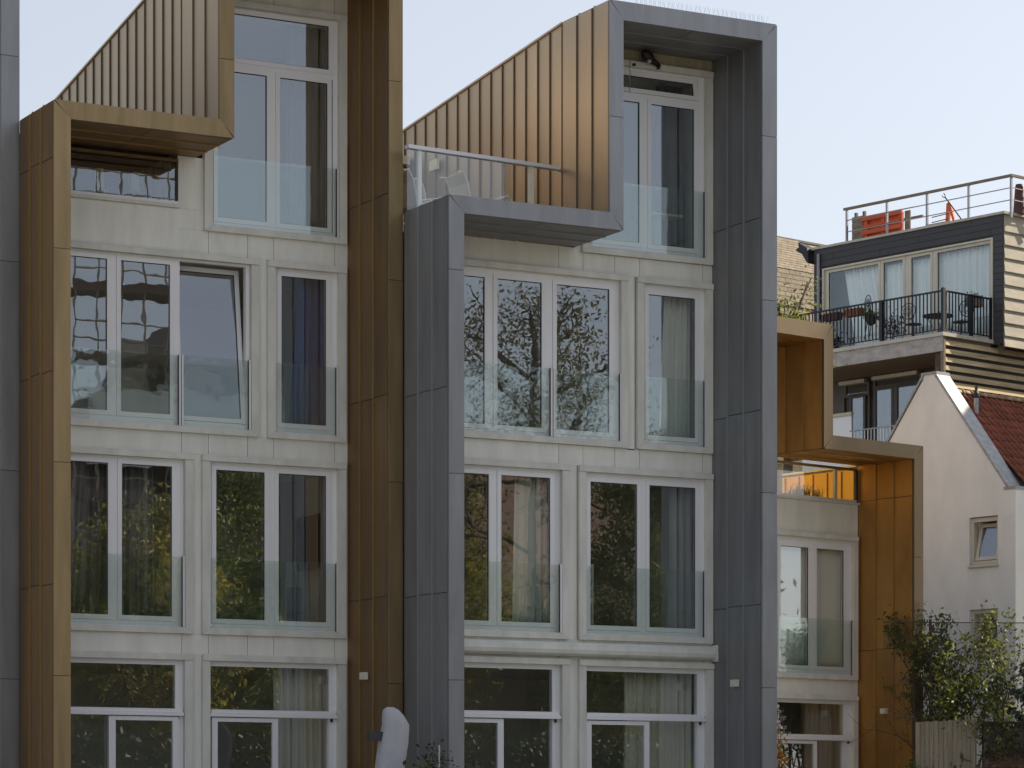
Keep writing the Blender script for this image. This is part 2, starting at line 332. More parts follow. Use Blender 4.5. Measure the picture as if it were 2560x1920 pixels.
def bars(mb, ox0, ox1, oz0, oz1, ix0, ix1, iz0, iz1, y0, y1):
    mb.box(ox0, ox1, y0, y1, iz1, oz1); mb.box(ox0, ox1, y0, y1, oz0, iz0); mb.box(ox0, ix0, y0, y1, iz0, iz1); mb.box(ix1, ox1, y0, y1, iz0, iz1)

def surround(W, x0, x1, z0, z1, lx=.125, rx=.125, top=.085, bot=.093, m=None):
    m = m or M['trim']; lm = MB().box(x0 - lx, x1 + rx, -.075, .03, z1, z1 + top); lm.box(x0 - lx + .02, x1 + rx - .02, -.055, .0, z1 + top, z1 + top + .012); lm.build('lintel', m, W)
    s = MB(); s.prism([(x0 - lx, z0 - bot), (x1 + rx, z0 - bot), (x1 + .003, z0), (x0 - .003, z0)], 'y', -.06, .03); s.build('sill', m, W)
    for (a, b, c, d) in ((x0 - lx, x0, z0 - bot, z0), (x1 + rx, x1, z0 - bot, z0)):
        MB().prism([(a, c + .004), (b, d + .004), (b, z1 - .002), (a, z1 - .002)], 'y', -.058, .03).build('surround', m, W)

def window(H, x0, x1, z0, z1, lights, tilt=None, no_left=False, bal=(), bal_z=1.05, posts=(), sur=True, extra=None, gl='pane', lx=.125, rx=.125):
    """lights: (xa, xb, za, zb) pane rectangles; sashes 8 cm round each pane, frame bars around them"""
    fr = MB(); S = .07
    lz = [l for l in lights]
    rows = []
    for l in lz:
        if not any(min(l[3], r_[1]) - max(l[2], r_[0]) > .1 for r_ in rows): rows.append((min(q[2] for q in lz if min(l[3], q[3]) - max(l[2], q[2]) > .1), max(q[3] for q in lz if min(l[3], q[3]) - max(l[2], q[2]) > .1)))
    rows.sort(); lz = [(l[0], l[1]) + [r_ for r_ in rows if min(l[3], r_[1]) - max(l[2], r_[0]) > .1][0] for l in lz]
    # perimeter
    fx0 = min(l[0] for l in lz) - S - .002; fx1 = max(l[1] for l in lz) + S + .002
    zlo = rows[0][0] - S - .002; zhi = rows[-1][1] + S + .002
    bars(fr, x0, x1, z0, z1, fx0, fx1, zlo, zhi, .03, .12)
    for i in range(len(rows) - 1): fr.box(fx0, fx1, .025, .118, rows[i][1] + S + .002, rows[i + 1][0] - S - .002)
    for rw in rows:
        L_ = sorted([l for l in lz if (l[2], l[3]) == rw])
        for a, b in zip(L_, L_[1:]):
            if b[0] - a[1] > 2 * S + .01: fr.box(a[1] + S + .002, b[0] - S - .002, .028, .115, rw[0] - S - .002, rw[1] + S + .002)
    W = fr.build('window', M['frame'], H)
    if sur: surround(W, x0, x1, z0, z1, lx, rx)
    for i, (xa, xb, za, zb) in enumerate(lz):
        sm = MB(); bars(sm, xa - S, xb + S, za - S, zb + S, xa, xb, za, zb, .018, .095); s = sm.build('sash', M['frame'], W)
        g = MB(); bars(g, xa, xb, za, zb, xa + .008, xb - .008, za + .008, zb - .008, .034, .06); gk = g.build('gasket', M['bolt'], W)
        p = MB().box(xa + .009, xb - .009, .045, .052, za + .009, zb - .009).build('pane', M[gl], W)
        if tilt == i:
            for o in (s, p, gk):
                o.data.transform(Matrix.Translation((0, .06, za - S)) @ Matrix.Rotation(R(-7.0), 4, 'X') @ Matrix.Translation((0, -.06, -(za - S))))
    for (a, b) in bal:
        MB().box(a, b, -.045, -.033, z0 + .01, z0 + bal_z).build('balustrade_glass', M['jglass'], W)
    for (a, b) in posts:
        MB().box(a, b, -.058, -.004, z0 + .004, z0 + bal_z + .012).build('balustrade_post', M['alu'], W)
        MB().box(a - .012, a - .001, -.05, -.03, z0 + .01, z0 + bal_z).build('post_gasket', M['bolt'], W)
    return W

def side_wall(H, x, y1, ztop, slope, zbot, pitch, skin, rib, thick=.14, first=0.0):
    """standing seam wall in the plane x=const, running back from y=0, its top falling to the rear"""
    MB().prism([(first, zbot), (y1, zbot), (y1, ztop - slope * y1 - .03), (first, ztop - .03)], 'x', x + .014, x + thick).build('side_wall', M['core'], H)
    y = first; n = 0
    while y < y1 - .05:
        yb = min(y + pitch, y1)
        MB().prism([(y + .003, zbot), (yb - .003, zbot), (yb - .003, ztop - slope * yb), (y + .003, ztop - slope * y)], 'x', x, x + .013).build('cladding_panel', skin, H)
        MB().prism([(max(y - .008, .001), zbot), (y + .008, zbot), (y + .008, ztop - slope * y - .09), (max(y - .008, .001), ztop - slope * y - .04)], 'x', x - .024, x - .001).build('seam', rib, H)
        y = yb; n += 1
    MB().prism([(first, ztop - .028), (y1, ztop - slope * y1 - .028), (y1, ztop - slope * y1 + .004), (first, ztop + .004)], 'x', x - .028, x + thick + .02).build('roof_edge', skin, H)

def rooms(H, x0, x1, levels, depth=4.4, xs_top=None):
    for i, (za, zb) in enumerate(levels):
        if xs_top and i == len(levels) - 1: depth = 2.6
        a, b = (x0, x1) if not (xs_top and i == len(levels) - 1) else xs_top
        r = MB(); r.box(a, b, depth, depth + .1, za, zb); r.box(a, a + .08, .3, depth - .001, za, zb); r.box(b - .08, b, .3, depth - .001, za, zb)
        r.box(a, b, .26, depth + .1, zb + .001, zb + .1); r.build('room', M['room'], H)
        MB().box(a, b, .26, depth + .1, za - .1, za - .001).build('room_floor', M['wood_floor'], H)

def curtain(H, x0, x1, z0, z1, m, label, y=.30, waves=None, group=None, amp=.035, name='curtain', lean=0.0, cat='curtain', gather=0.0):
    n = max(24, int((x1 - x0) * 90)); k = waves or max(3, (x1 - x0) / .13); rs = random.Random(int(abs(x0 * 100 + z0 * 7)))
    ph = [rs.uniform(0, 6.28) for _ in range(4)]; mb = MB(); rowsz = 7
    for r in range(rowsz):
        t = r / (rowsz - 1); z = z0 + (z1 - z0) * t; sq = 1 - gather * t
        for i in range(n + 1):
            u = i / n; xx = x1 - (x1 - x0) * (1 - u) * sq
            w = math.sin(u * k * 6.283 + ph[0]) + .5 * math.sin(u * k * 1.63 * 6.283 + ph[1] + t) + .3 * math.sin(u * k * .41 * 6.283 + ph[2])
            mb.v.append((xx + lean * (1 - t), y + amp * w * (1.1 - .5 * t), z))
    for r in range(rowsz - 1):
        for i in range(n): a = r * (n + 1) + i; mb.f.append((a, a + 1, a + n + 2, a + n + 1))
    mb.smooth = True
    o = mb.build(name, m, None, H.location.copy(), H.rotation_euler.z); sol = o.modifiers.new('s', 'SOLIDIFY'); sol.thickness = .004
    return tag(o, label, cat, group)

def place(o, H, loc):
    v = Matrix.Rotation(H.rotation_euler.z, 3, 'Z') @ Vector(loc) + H.location
    o.location = v; return o

# ================================================================== ground
g = MB().box(-300, 400, -260, 500, -.4, .6).build('ground', M['earth']); tag(g, kind='structure')

# ================================================================== grey house (centre)
G = empty('terraced_house', (20.06, 40.3, 0)); tag(G, 'grey zinc framed house with bronze upper side wall, in the middle of the row', 'house', 'tall metal framed terraced houses')
GO = [(0, .6), (0, 10.70), (2.714, 10.70), (2.714, 13.89), (5.69, 13.89), (5.69, .6)]
GI = [(.235, .6), (.235, 10.46), (2.935, 10.46), (2.935, 13.62), (5.435, 13.62), (5.435, .6)]
metal_frame(G, GO, GI, 1.43, M['zinc'], M['zinc_cover'], M['zinc_seam'], (1.93, 4.93, 7.93, 10.9), (.7, 3.64, 6.65, 9.62, 12.15), alt={('out', 2): (M['brass_wall'], M['rib_dark'])})
side_wall(G, 2.714, 8.0, 13.89, .10, 10.31, .389, M['brass_wall'], M['rib_dark'], first=.001)
def house_shell(H, w, xs, zt, z_hi, slope, skin):
    b = MB(); b.box(.016, .12, .001, 8, .6, zt); b.box(w - .12, w, .001, 8, .6, z_hi - slope * 8 - .2); b.box(.13, w - .13, 7.9, 8.0, .6, zt)
    b.box(.13, xs, .27, 8, zt - .28, zt - .01); b.build('wall', skin, H)
    MB().prism([(.001, z_hi - .12), (8, z_hi - slope * 8 - .12), (8, z_hi - slope * 8 - .03), (.001, z_hi - .03)], 'x', xs + .15, w - .01).build('roof', skin, H)
house_shell(G, 5.69, 2.70, 10.42, 13.89, .10, M['zinc'])
jt = (3.64, 4.09, 5.25)
rects_wall(G, [(.235, 5.435, 10.08, 10.44)[:4] if False else (.235, 2.93, 10.08, 10.44), (2.93, 5.435, 10.08, 10.372), (2.93, 3.08, 10.372, 13.60), (5.418, 5.435, 10.372, 13.43),
    (.235, .64, 7.36, 10.08), (3.87, 4.0, 7.37, 10.08), (5.417, 5.435, 7.37, 10.08), (.235, 5.435, 7.075, 7.39),
    (2.80, 2.96, 4.38, 7.075), (5.43, 5.435, 4.38, 7.075), (.235, .64, 4.38, 7.075), (.235, 5.435, 4.075, 4.385), (2.80, 2.98, .6, 4.075), (.235, .5, .6, 4.075)], jt + (2.64, 3.07))
MB().box(3.08, 5.434, .0, .2, 13.43, 13.612).build('stained_plaster_strip', M['plaster'], G)
Z3 = (7.485, 9.99); Z4 = (4.478, 6.985)
def off(h, L): return [(a - h, b - h, c, d) for (a, b, c, d) in L]
h = 20.06
window(G, 23.22 - h, 25.348 - h, 10.47, 13.34, off(h, [(23.36, 24.161, 10.62, 12.82), (24.378, 25.166, 10.62, 12.82), (23.36, 25.166, 13.03, 13.23)]), tilt=2, bal=[(23.28 - h, 25.31 - h)], posts=[(25.318 - h, 25.352 - h)])
window(G, 20.76 - h, 23.79 - h, *Z3, off(h, [(20.90, 21.421, 7.63, 9.85), (21.639, 22.413, 7.63, 9.85), (22.677, 23.615, 7.62, 9.84)]), bal=[(20.8 - h, 22.51 - h), (22.62 - h, 23.755 - h)], posts=[(22.53 - h, 22.56 - h), (22.575 - h, 22.603 - h), (23.765 - h, 23.795 - h)])
window(G, 24.205 - h, 25.348 - h, *Z3, off(h, [(24.327, 25.183, 7.63, 9.835)]), bal=[(24.24 - h, 25.30 - h)], posts=[(25.315 - h, 25.35 - h)])
window(G, 20.55 - h, 22.735 - h, *Z4, off(h, [(20.68, 21.492, 4.63, 6.86), (21.706, 22.562, 4.63, 6.86)]), bal=[(20.6 - h, 22.68 - h)], posts=[(22.695 - h, 22.73 - h)])
window(G, 23.159 - h, 25.348 - h, *Z4, off(h, [(23.275, 24.118, 4.62, 6.845), (24.341, 25.189, 4.62, 6.845)]), bal=[(23.185 - h, 25.30 - h)], posts=[(25.31 - h, 25.345 - h)])
def low_window(H, x0, x1, zt, leaf, rest, upper):
    """ground floor: fixed light above a transom, a sliding door leaf and a fixed pane below"""
    fr = MB(); fr.box(x0, x1, .03, .13, zt - .075, zt); fr.box(x0, upper[0] - .001, .03, .13, .62, zt - .075); fr.box(upper[1] + .001, x1, .03, .13, .62, zt - .075)
    W = fr.build('window', M['frame'], H); surround(W, x0, x1, .70, zt)
    MB().box(upper[0], upper[1], .045, .053, 3.27, zt - .075).build('pane', M['pane'], W)
    t = MB(); t.box(x0 + .01, x1 - .01, -.04, .06, 3.155, 3.205); t.box(x0 + .03, x1 - .03, -.02, .06, 3.207, 3.262); t.build('transom', M['frame'], W)
    a, b, pa, pb = leaf; s = MB(); bars(s, a, b, .72, 3.14, pa, pb, .85, 3.08, -.005, .06); s.build('door_leaf', M['frame'], W)
    MB().box(pa, pb, .02, .028, .85, 3.08).build('pane', M['pane'], W)
    MB().box(rest[0], rest[1], .085, .093, .72, 3.15).build('pane', M['pane'], W)
    MB().box(x1 - .10, x1 - .07, .0, .03, 3.10, 3.15).build('door_stop', M['bolt'], W)
low_window(G, 20.55 - h, 22.735 - h, 3.99, (20.62 - h, 21.735 - h, 20.72 - h, 21.632 - h), (21.735 - h, 22.6 - h), (20.68 - h, 22.603 - h))
low_window(G, 23.16 - h, 25.361 - h, 3.985, (23.19 - h, 24.327 - h, 23.281 - h, 24.237 - h), (24.327 - h, 25.232 - h), (23.179 - h, 25.232 - h))
aw = MB(); aw.prism([(-.02, 4.335), (-.10, 4.335), (-.17, 4.27), (-.185, 4.22), (-.17, 4.16), (-.12, 4.125), (-.02, 4.12)], 'x', .30, 5.40); aw.smooth = False
A_ = aw.build('awning_case', M['trim'], G); MB().box(5.401, 5.43, -.19, -.01, 4.10, 4.36).build('end_bracket', M['trim'], A_)
rooms(G, .14, 5.55, [(.95, 3.99), (4.25, 7.0), (7.3, 10.08), (10.45, 13.42)], xs_top=(2.87, 5.56))

# roof terrace balustrade of the grey house
TB = empty('glass_balustrade', (22.774 - .02, 40.30, 0), R(90 - 84.8)); tag(TB, 'glass balustrade with pale metal handrail round the roof terrace of the grey house', 'balustrade')
MB().box(-2.80, -.07, -.05, .07, 11.60, 11.655).build('handrail', M['alu'], TB)
MB().box(-.07, 0, -.012, .012, 11.58, 11.62).build('rail_bracket', M['steel'], TB)
for a, b in ((-2.80, -1.49), (-1.48, -.95)): MB().box(a, b, -.006, .006, 10.62, 11.60).build('glass_panel', M['jglass'], TB)
MB().box(-.6, -.52, .0, .05, 10.5, 11.6).build('post', M['cream'], TB)
MB().box(-2.60, -2.54, .0, .05, 10.5, 11.6).build('post', M['white_metal'], TB)

def lounge_chair(loc, rz, label):
    t = empty('lounge_chair', loc, rz); tag(t, label, 'chair', 'white tubular lounge chairs on the roof terrace')
    for s in (-.27, .27):
        f = MB(); f.tube([(-.62, s, .98), (-.52, s, 1.0), (-.44, s, .85), (-.36, s, .5), (-.16, s, .32), (.10, s, .38), (.55, s, .52)], .014, 6); f.build('side_tube', M['white_metal'], t)
        a = MB(); a.tube([(-.40, s * 1.12, .52), (.0, s * 1.12, .60), (.28, s * 1.12, .70), (.34, s * 1.12, .66), (.40, s * 1.12, .40), (.44, s * 1.12, 0)], .014, 6); a.build('arm_rest', M['white_metal'], t)
        l = MB(); l.tube([(-.2, s * 1.05, .33), (-.36, s * 1.05, .18), (-.46, s * 1.05, 0)], .014, 6); l.build('leg', M['white_metal'], t)
    sl_ = MB()
    pr = [(-.52, 1.0), (-.44, .85), (-.36, .5), (-.16, .32), (.10, .38), (.55, .52)]
    sl_.prism([(x, z) for x, z in pr] + [(x, z - .015) for x, z in reversed(pr)], 'y', -.255, .255); sl_.build('seat_sling', M['blind'], t)
    return t
lounge_chair((21.25, 41.9, 10.66), R(6), 'white lounge chair with a curved back, leftmost on the terrace of the grey house')
lounge_chair((21.72, 42.5, 10.68), R(8), 'white lounge chair standing behind the leftmost one on the terrace')
lounge_chair((22.06, 41.6, 10.66), R(4), 'white lounge chair whose arm rises nearest the bronze side wall')
tl = MB().box(-.05, .0, -.14, .14, -.085, .085); o = tl.build('wall_lamp', M['cream'], None, (22.73, 44.53, 12.49)); tag(o, 'square cream wall lamp on the bronze side wall above the terrace chairs', 'lamp')
do = empty('roof_dormer', (22.1, 45.6, 10.4)); tag(do, 'grey boarded dormer with a cream raking trim at the back of the terrace', 'dormer')
MB().prism([(-1.2, 0), (.52, 0), (.52, 2.28), (.45, 2.28), (-1.2, 1.45)], 'y', .05, .5).build('boarded_wall', M['zinc_cover'], do)
MB().prism([(-1.2, 1.45), (.45, 2.28), (.62, 2.28), (.62, 2.42), (.42, 2.42), (-1.2, 1.62)], 'y', -.15, .6).build('raking_trim', M['cream_wood'], do)
MB().box(.50, .56, -.02, .049, .3, 2.27).build('corner_trim', M['cream_wood'], do)

# bird deterrents and the bird under the soffit
sp = empty('bird_spikes', (22.9, 38.95, 13.9)); tag(sp, 'strip of thin steel bird spikes along the top edge of the grey house', 'bird spikes')
MB().box(.35, 2.72, -.02, .03, .0, .012).build('spike_base', M['steel'], sp)
s_ = MB()
for i in range(88):
    x = .36 + i * .027; d = (i % 3 - 1) * .05
    s_.tube([(x, 0, .01), (x + (.02 if i % 2 else -.02), d, .13)], .0016, 3)
tag(s_.build('spike', M['steel'], sp), kind='stuff')
bd = empty('bird', (24.20, 40.12, 13.37), R(20)); tag(bd, 'black bird perched on the window head under the grey soffit', 'bird')
b = MB(); b.smooth = True
prof = [(-.15, .16, .02), (-.12, .16, .05), (-.07, .145, .082), (0, .12, .088), (.07, .09, .07), (.13, .065, .045), (.20, .04, .03), (.27, .015, .022)]
b.tube([(x, 0, z) for x, z, r in prof], [r for x, z, r in prof], 10); bb = b.build('body', M['bird'], bd)
hd = MB(); hd.smooth = True; hd.lathe([(.005, -.035), (.03, -.022), (.036, 0), (.03, .02), (.005, .034)], 0, 0, 10); ho = hd.build('head', M['pink'], bd); ho.location = (-.04, -.05, .035)
MB().prism([(-.02, .12), (.17, .05), (.22, .0), (.05, .06)], 'y', -.085, -.06).build('wing', M['bird'], bd)
for x in (-.02, .02):
    l = MB().tube([(x, -.02, .08), (x, -.03, 0)], .005, 4); l.build('leg', M['bird'], bd)
for dx in (-.24, .20):
    o = MB().box(-.02, .02, -.02, .02, 0, .035).build('clip', M['bird'], None, (24.20 + dx, 40.15, 13.33)); tag(o, 'small black clip stuck beside the bird, %s' % ('on its head side, nearer the grey column' if dx < 0 else 'below its tail'), 'clip')
ch = MB()
for i in range(16): ch.tube([(.01 * math.sin(i * 1.3), .01 * math.cos(i * 1.3), -i * .033), (.01 * math.sin((i + 1) * 1.3), .01 * math.cos((i + 1) * 1.3), -(i + 1) * .033)], .007, 4)
o = ch.build('hanging_twist', M['steel'], None, (23.865, 40.12, 13.42)); tag(o, 'twisted reflective bird scarer hanging at the left of the open top window', 'bird scarer')
def wall_light(loc, rz, label):
    t = empty('wall_light', loc, rz); tag(t, label, 'wall light', 'small square lights on the column sides')
    MB().box(-.075, -.0, -.075, .075, -.055, .055).build('housing', M['cream'], t); MB().box(-.08, -.076, -.055, .055, -.05, -.012).build('lens', M['blind'], t)
wall_light((25.47, 39.556, 3.735), 0, 'small cream square light on the inner side of the grey right column')

# ================================================================== brass house (left)
B = empty('terraced_house', (14.56, 41.8, 0)); tag(B, 'aged brass framed house with a stepped frame, on the left', 'house', 'tall metal framed terraced houses')
BO = [(0, .6), (0, 11.77), (2.53, 11.77), (2.53, 14.5), (5.48, 14.5), (5.48, .6)]
BI = [(.235, .6), (.235, 11.53), (2.745, 11.53), (2.745, 14.24), (5.265, 14.24), (5.265, .6)]
metal_frame(B, BO, BI, 1.43, M['brass'], M['brass_cover'], M['brass_seam'], (1.93, 4.95, 7.97, 10.98), (.7, 3.64, 6.66, 9.68, 12.66), alt={('out', 2): (M['brass_wall'], M['rib_dark'])})
side_wall(B, 2.53, 8.0, 14.5, .178, 10.46, .372, M['brass_wall'], M['rib_dark'], first=.001)
house_shell(B, 5.48, 2.52, 10.75, 14.5, .178, M['brass'])
h = 14.56
rects_wall(B, [(.235, 2.46, 10.09, 10.735), (2.46, 5.265, 10.09, 10.44), (2.46, 2.86, 10.735, 11.52), (2.46, 2.86, 10.44, 10.735), (2.86, 2.87, 10.44, 14.23), (5.225, 5.265, 10.44, 14.23), (2.87, 5.225, 13.95, 14.23),
    (.235, .26, 7.40, 10.09), (3.74, 3.90, 7.40, 10.09), (5.215, 5.265, 7.40, 10.09), (.235, 5.265, 7.075, 7.40),
    (2.67, 2.84, 4.38, 7.075), (5.212, 5.265, 4.38, 7.075), (.235, 5.265, 4.075, 4.385), (2.67, 2.84, .6, 4.075), (5.21, 5.265, .6, 4.075)], (2.52, 2.95, 3.59, 4.02, 5.04))
window(B, 17.555 - h, 19.658 - h, 10.53, 13.86, off(h, [(17.674, 18.476, 10.672, 12.89), (18.693, 19.489, 10.672, 12.89), (17.674, 19.51, 13.10, 13.77)]), bal=[(17.585 - h, 19.60 - h)], posts=[(19.615 - h, 19.65 - h)])
window(B, 14.93 - h, 18.19 - h, *Z3, off(h, [(15.08, 15.905, 7.65, 9.885), (16.123, 16.901, 7.65, 9.885), (17.13, 18.06, 7.65, 9.86)]), tilt=2, bal=[(14.95 - h, 17.0 - h), (17.09 - h, 18.135 - h)], posts=[(17.015 - h, 17.045 - h), (17.058 - h, 17.086 - h), (18.15 - h, 18.18 - h)])
window(B, 18.586 - h, 19.646 - h, *Z3, off(h, [(18.717, 19.466, 7.64, 9.877)]), bal=[(18.61 - h, 19.59 - h)], posts=[(19.605 - h, 19.64 - h)])
window(B, 14.93 - h, 17.118 - h, *Z4, off(h, [(15.10, 15.92, 4.635, 6.876), (16.138, 16.933, 4.635, 6.876)]), bal=[(14.95 - h, 17.06 - h)], posts=[(17.075 - h, 17.11 - h)])
window(B, 17.516 - h, 19.643 - h, *Z4, off(h, [(17.645, 18.441, 4.628, 6.87), (18.67, 19.466, 4.628, 6.87)]), bal=[(17.544 - h, 19.59 - h)], posts=[(19.605 - h, 19.64 - h)])
low_window(B, 14.93 - h, 17.11 - h, 3.99, (15.925 - h, 17.03 - h, 16.031 - h, 16.937 - h), (15.0 - h, 15.925 - h), (15.0 - h, 16.987 - h))
low_window(B, 17.52 - h, 19.64 - h, 3.99, (17.569 - h, 18.651 - h, 17.659 - h, 18.56 - h), (18.651 - h, 19.522 - h), (17.544 - h, 19.518 - h))
rooms(B, .14, 5.36, [(.95, 3.99), (4.25, 7.0), (7.3, 10.08), (10.45, 13.85)], xs_top=(2.69, 5.36))
# terrace opening of the brass house
lo = empty('glass_balustrade', (14.56, 41.8, 0)); tag(lo, 'low glass balustrade with brass top rail in the opening under the brass soffit', 'balustrade')
MB().box(.235, 2.455, -.03, .05, 11.42, 11.462).build('handrail', M['brass'], lo)
for a, b_ in ((.24, 1.17), (1.18, 2.45)): MB().box(a, b_, .0, .012, 10.83, 11.42).build('glass_panel', M['pane'], lo)
MB().box(.235, 2.455, -.035, .05, 10.785, 10.83).build('bottom_rail', M['alu'], lo)
MB().box(.235, 2.48, -.05, .20, 10.736, 10.784).build('ledge', M['trim'], lo)
MB().box(2.42, 2.455, -.02, .05, 10.83, 11.42).build('end_post', M['bolt'], lo)
back = MB().box(.13, 2.50, 3.2, 3.3, 10.75, 11.9).build('terrace_rear_wall', M['core'], B)  # added dark back, keeps the opening dim behind the glass
MB().box(.13, 2.5, .05, 3.3, 11.6, 11.68).build('terrace_roof', M['core'], B)  # added lid, shuts the sky out so the opening stays dark
for i, (x, y, z, s) in enumerate(((16.08, 42.6, 11.02, .075), (16.62, 42.5, 11.0, .07))):
    t = MB(); t.smooth = True; t.lathe([(s, 0), (s * .92, .1), (s * .8, .28), (s * .78, .30)], 0, 0, 14)
    o = t.build('lamp_shade', M['cream'], None, (x, y, z + .06)); tag(o, ('cream lamp shade behind the brass balustrade, ' + ('nearer its middle joint' if i == 0 else 'nearer its right end')), 'lamp', 'cream shades behind the low balustrade')
wall_light((19.80, 41.11, 3.784), 0, 'small cream square light on the inner side of the brass right column')
# ================================================================== grey neighbour at the far left
Lh = empty('terraced_house', (8.86, 43.3, 0)); tag(Lh, 'grey zinc column of the next house, cut off at the left picture edge', 'house', 'tall metal framed terraced houses')
LO = [(0, .6), (0, 11.77), (2.53, 11.77), (2.53, 14.9), (5.70, 14.9), (5.70, .6)]; LI = [(.235, .6), (.235, 11.53), (2.745, 11.53), (2.745, 14.66), (5.43, 14.66), (5.43, .6)]
metal_frame(Lh, LO, LI, 1.43, M['zinc'], M['zinc_cover'], M['zinc_seam'], (1.93, 4.95, 7.97, 10.98), (.65, 3.65, 6.68, 9.72, 12.71))
house_shell(Lh, 5.67, 2.52, 10.9, 14.9, .5, M['zinc'])
rects_wall(Lh, [(.235, 2.74, .6, 11.5), (2.74, 5.43, .6, 14.6)], (1.5, 2.6, 4.1))

# ================================================================== golden house (right), turned
H3 = empty('terraced_house', (34.24, 48.772, 0), R(11.7)); tag(H3, 'golden brass framed house stepping down to the right, beyond the grey house', 'house', 'tall metal framed terraced houses')
O3 = [(-5.45, .6), (-5.45, 10.93), (-2.263, 10.93), (-2.263, 8.845), (.256, 8.845), (.256, .6)]
I3 = [(-5.21, .6), (-5.21, 10.64), (-2.493, 10.64), (-2.493, 8.59), (.013, 8.59), (.013, .6)]
metal_frame(H3, O3, I3, 1.46, M['gold'], M['brown_cover'], M['brass_seam'], (1.93, 4.93, 7.865), (.7, 3.7, 6.687), alt={('out', 4): (M['zinc'], M['zinc'])})
MB().box(.016, .15, .001, 8, .6, 8.56).build('wall', M['zinc'], H3)
x_ = .0; y_ = .05
while y_ < 7.5:
    piece('cladding_panel', M['bright_gold'], H3, .001, .014, y_ + .004, y_ + .386, 7.6, 8.52); piece('seam', M['gold'], H3, -.02, .0005, y_ - .01, y_ + .01, 7.6, 8.50); y_ += .39
MB().box(-.03, .18, .02, 8, 8.561, 8.60).build('parapet_cap', M['cream'], H3)
MB().box(-5.1, -.01, .27, 8, 7.35, 7.6).build('roof', M['zinc_cover'], H3)
up = MB(); up.box(-5.44, -2.28, .27, 7.9, 10.5, 10.64); up.box(-5.44, -5.3, .02, 7.9, .6, 10.49); up.box(-5.29, -2.42, 7.8, 7.9, .6, 10.49); up.build('upper_wall', M['gold'], H3)
y_ = .02
while y_ < 7.5:
    piece('cladding_panel', M['bright_gold'], H3, -2.40, -2.27, y_ + .004, y_ + .386, 7.61, 10.49); piece('seam', M['gold'], H3, -2.269, -2.235, y_ - .01, y_ + .01, 7.61, 10.47); y_ += .39
rects_wall(H3, [(-5.2, -.008, 7.18, 7.80), (-5.2, -2.45, 4.35, 7.18), (-.048, -.008, 4.35, 7.18), (-5.2, -.008, 4.03, 4.34), (-5.2, -2.45, .6, 4.03), (-.048, -.008, .6, 4.03), (-5.2, -2.5, 7.8, 10.62)], (-3.4,))
MB().box(-5.2, .0, -.05, .2, 7.801, 7.84).build('ledge', M['trim'], H3)
window(H3, -2.32, -.175, 4.435, 7.085, [(-2.138, -1.374, 4.598, 6.887), (-1.147, -.379, 4.60, 6.888)], bal=[(-2.25, -.225)], bal_z=1.08, posts=[(-.215, -.18)])
low_window(H3, -2.32, -.175, 3.945, (-2.30, -1.16, -2.2, -1.241), (-1.16, -.374), (-2.24, -.374))
rooms(H3, -5.2, -.0, [(.95, 3.95), (4.25, 7.1)])
lb = empty('glass_balustrade', (34.24, 48.772, 0), R(11.7)); tag(lb, 'low glass balustrade in the golden terrace opening with plants behind', 'balustrade')
MB().box(-2.49, -.075, -.03, .04, 8.47, 8.515).build('handrail', M['brass_seam'], lb)
for a, b_ in ((-2.49, -1.21), (-1.20, -.08)): MB().box(a, b_, .0, .012, 7.89, 8.47).build('glass_panel', M['jglass'], lb)
MB().box(-2.49, -.075, -.035, .05, 7.842, 7.89).build('bottom_rail', M['alu'], lb)
for x in (-2.05, -.52): MB().box(x - .03, x + .04, .10, .16, 7.6, 8.47).build('post', M['cream'], lb)
MB().box(-.075, -.045, -.03, .05, 7.89, 8.515).build('end_post', M['bolt'], lb)
rs = np.random.RandomState(5)
def spiky(name, H, x0, x1, y, z, hgt, n, m, label, cat='plant', wdt=.12, kind=None, group=None):
    t = empty(name, (0, 0, 0)); tag(t, label, cat, group); mb = MB()
    for i in range(n):
        x = rs.uniform(x0, x1); yy = y + rs.uniform(-wdt, wdt); hh = hgt * rs.uniform(.5, 1); a = rs.normal(0, .25); c = rs.normal(0, .2)
        P0 = Vector((x, yy, z)); P1 = P0 + Vector((a * hh * .4, c * hh * .4, hh * .6)); P2 = P0 + Vector((a * hh, c * hh, hh)); wv = Vector((.008, .003, 0))
        b0 = len(mb.v); mb.v += [tuple(P0 - wv), tuple(P0 + wv), tuple(P1 + wv), tuple(P1 - wv), tuple(P2)]; mb.f += [(b0, b0 + 1, b0 + 2, b0 + 3), (b0 + 3, b0 + 2, b0 + 4)]
        for q in range(7):
            f = .3 + .1 * q; Q = P0.lerp(P2, f); dv = Vector((rs.normal() * .03, rs.normal() * .03, .025)); b0 = len(mb.v); mb.v += [tuple(Q - wv), tuple(Q + wv), tuple(Q + dv)]; mb.f.append((b0, b0 + 1, b0 + 2))
    f = mb.build('foliage', m, t); MB().box(x0, x1, y - wdt, y + wdt, z - .12, z).build('planter', M['oldwood'], t)
    t.location = H.location; t.rotation_euler = H.rotation_euler; return t
spiky('terrace_shrub', H3, -1.55, -.65, .40, 7.84, .36, 130, M['leaf_olive'], 'low grey green bushy plants behind the glass of the golden terrace')
spiky('terrace_shrub', H3, -2.5, -2.2, .40, 7.84, .32, 30, M['blade'], 'yellow green plant at the left end of the golden terrace glass')
place(o := empty('wall_light', (0, 0, 0)), H3, (.0, -.726, 3.726)); o.rotation_euler = (0, 0, R(11.7)); tag(o, 'small cream square light on the inner side of the golden right column', 'wall light', 'small square lights on the column sides')
MB().box(-.075, -.0, -.075, .075, -.055, .055).build('housing', M['cream'], o); MB().box(-.08, -.076, -.055, .055, -.05, -.012).build('lens', M['blind'], o)
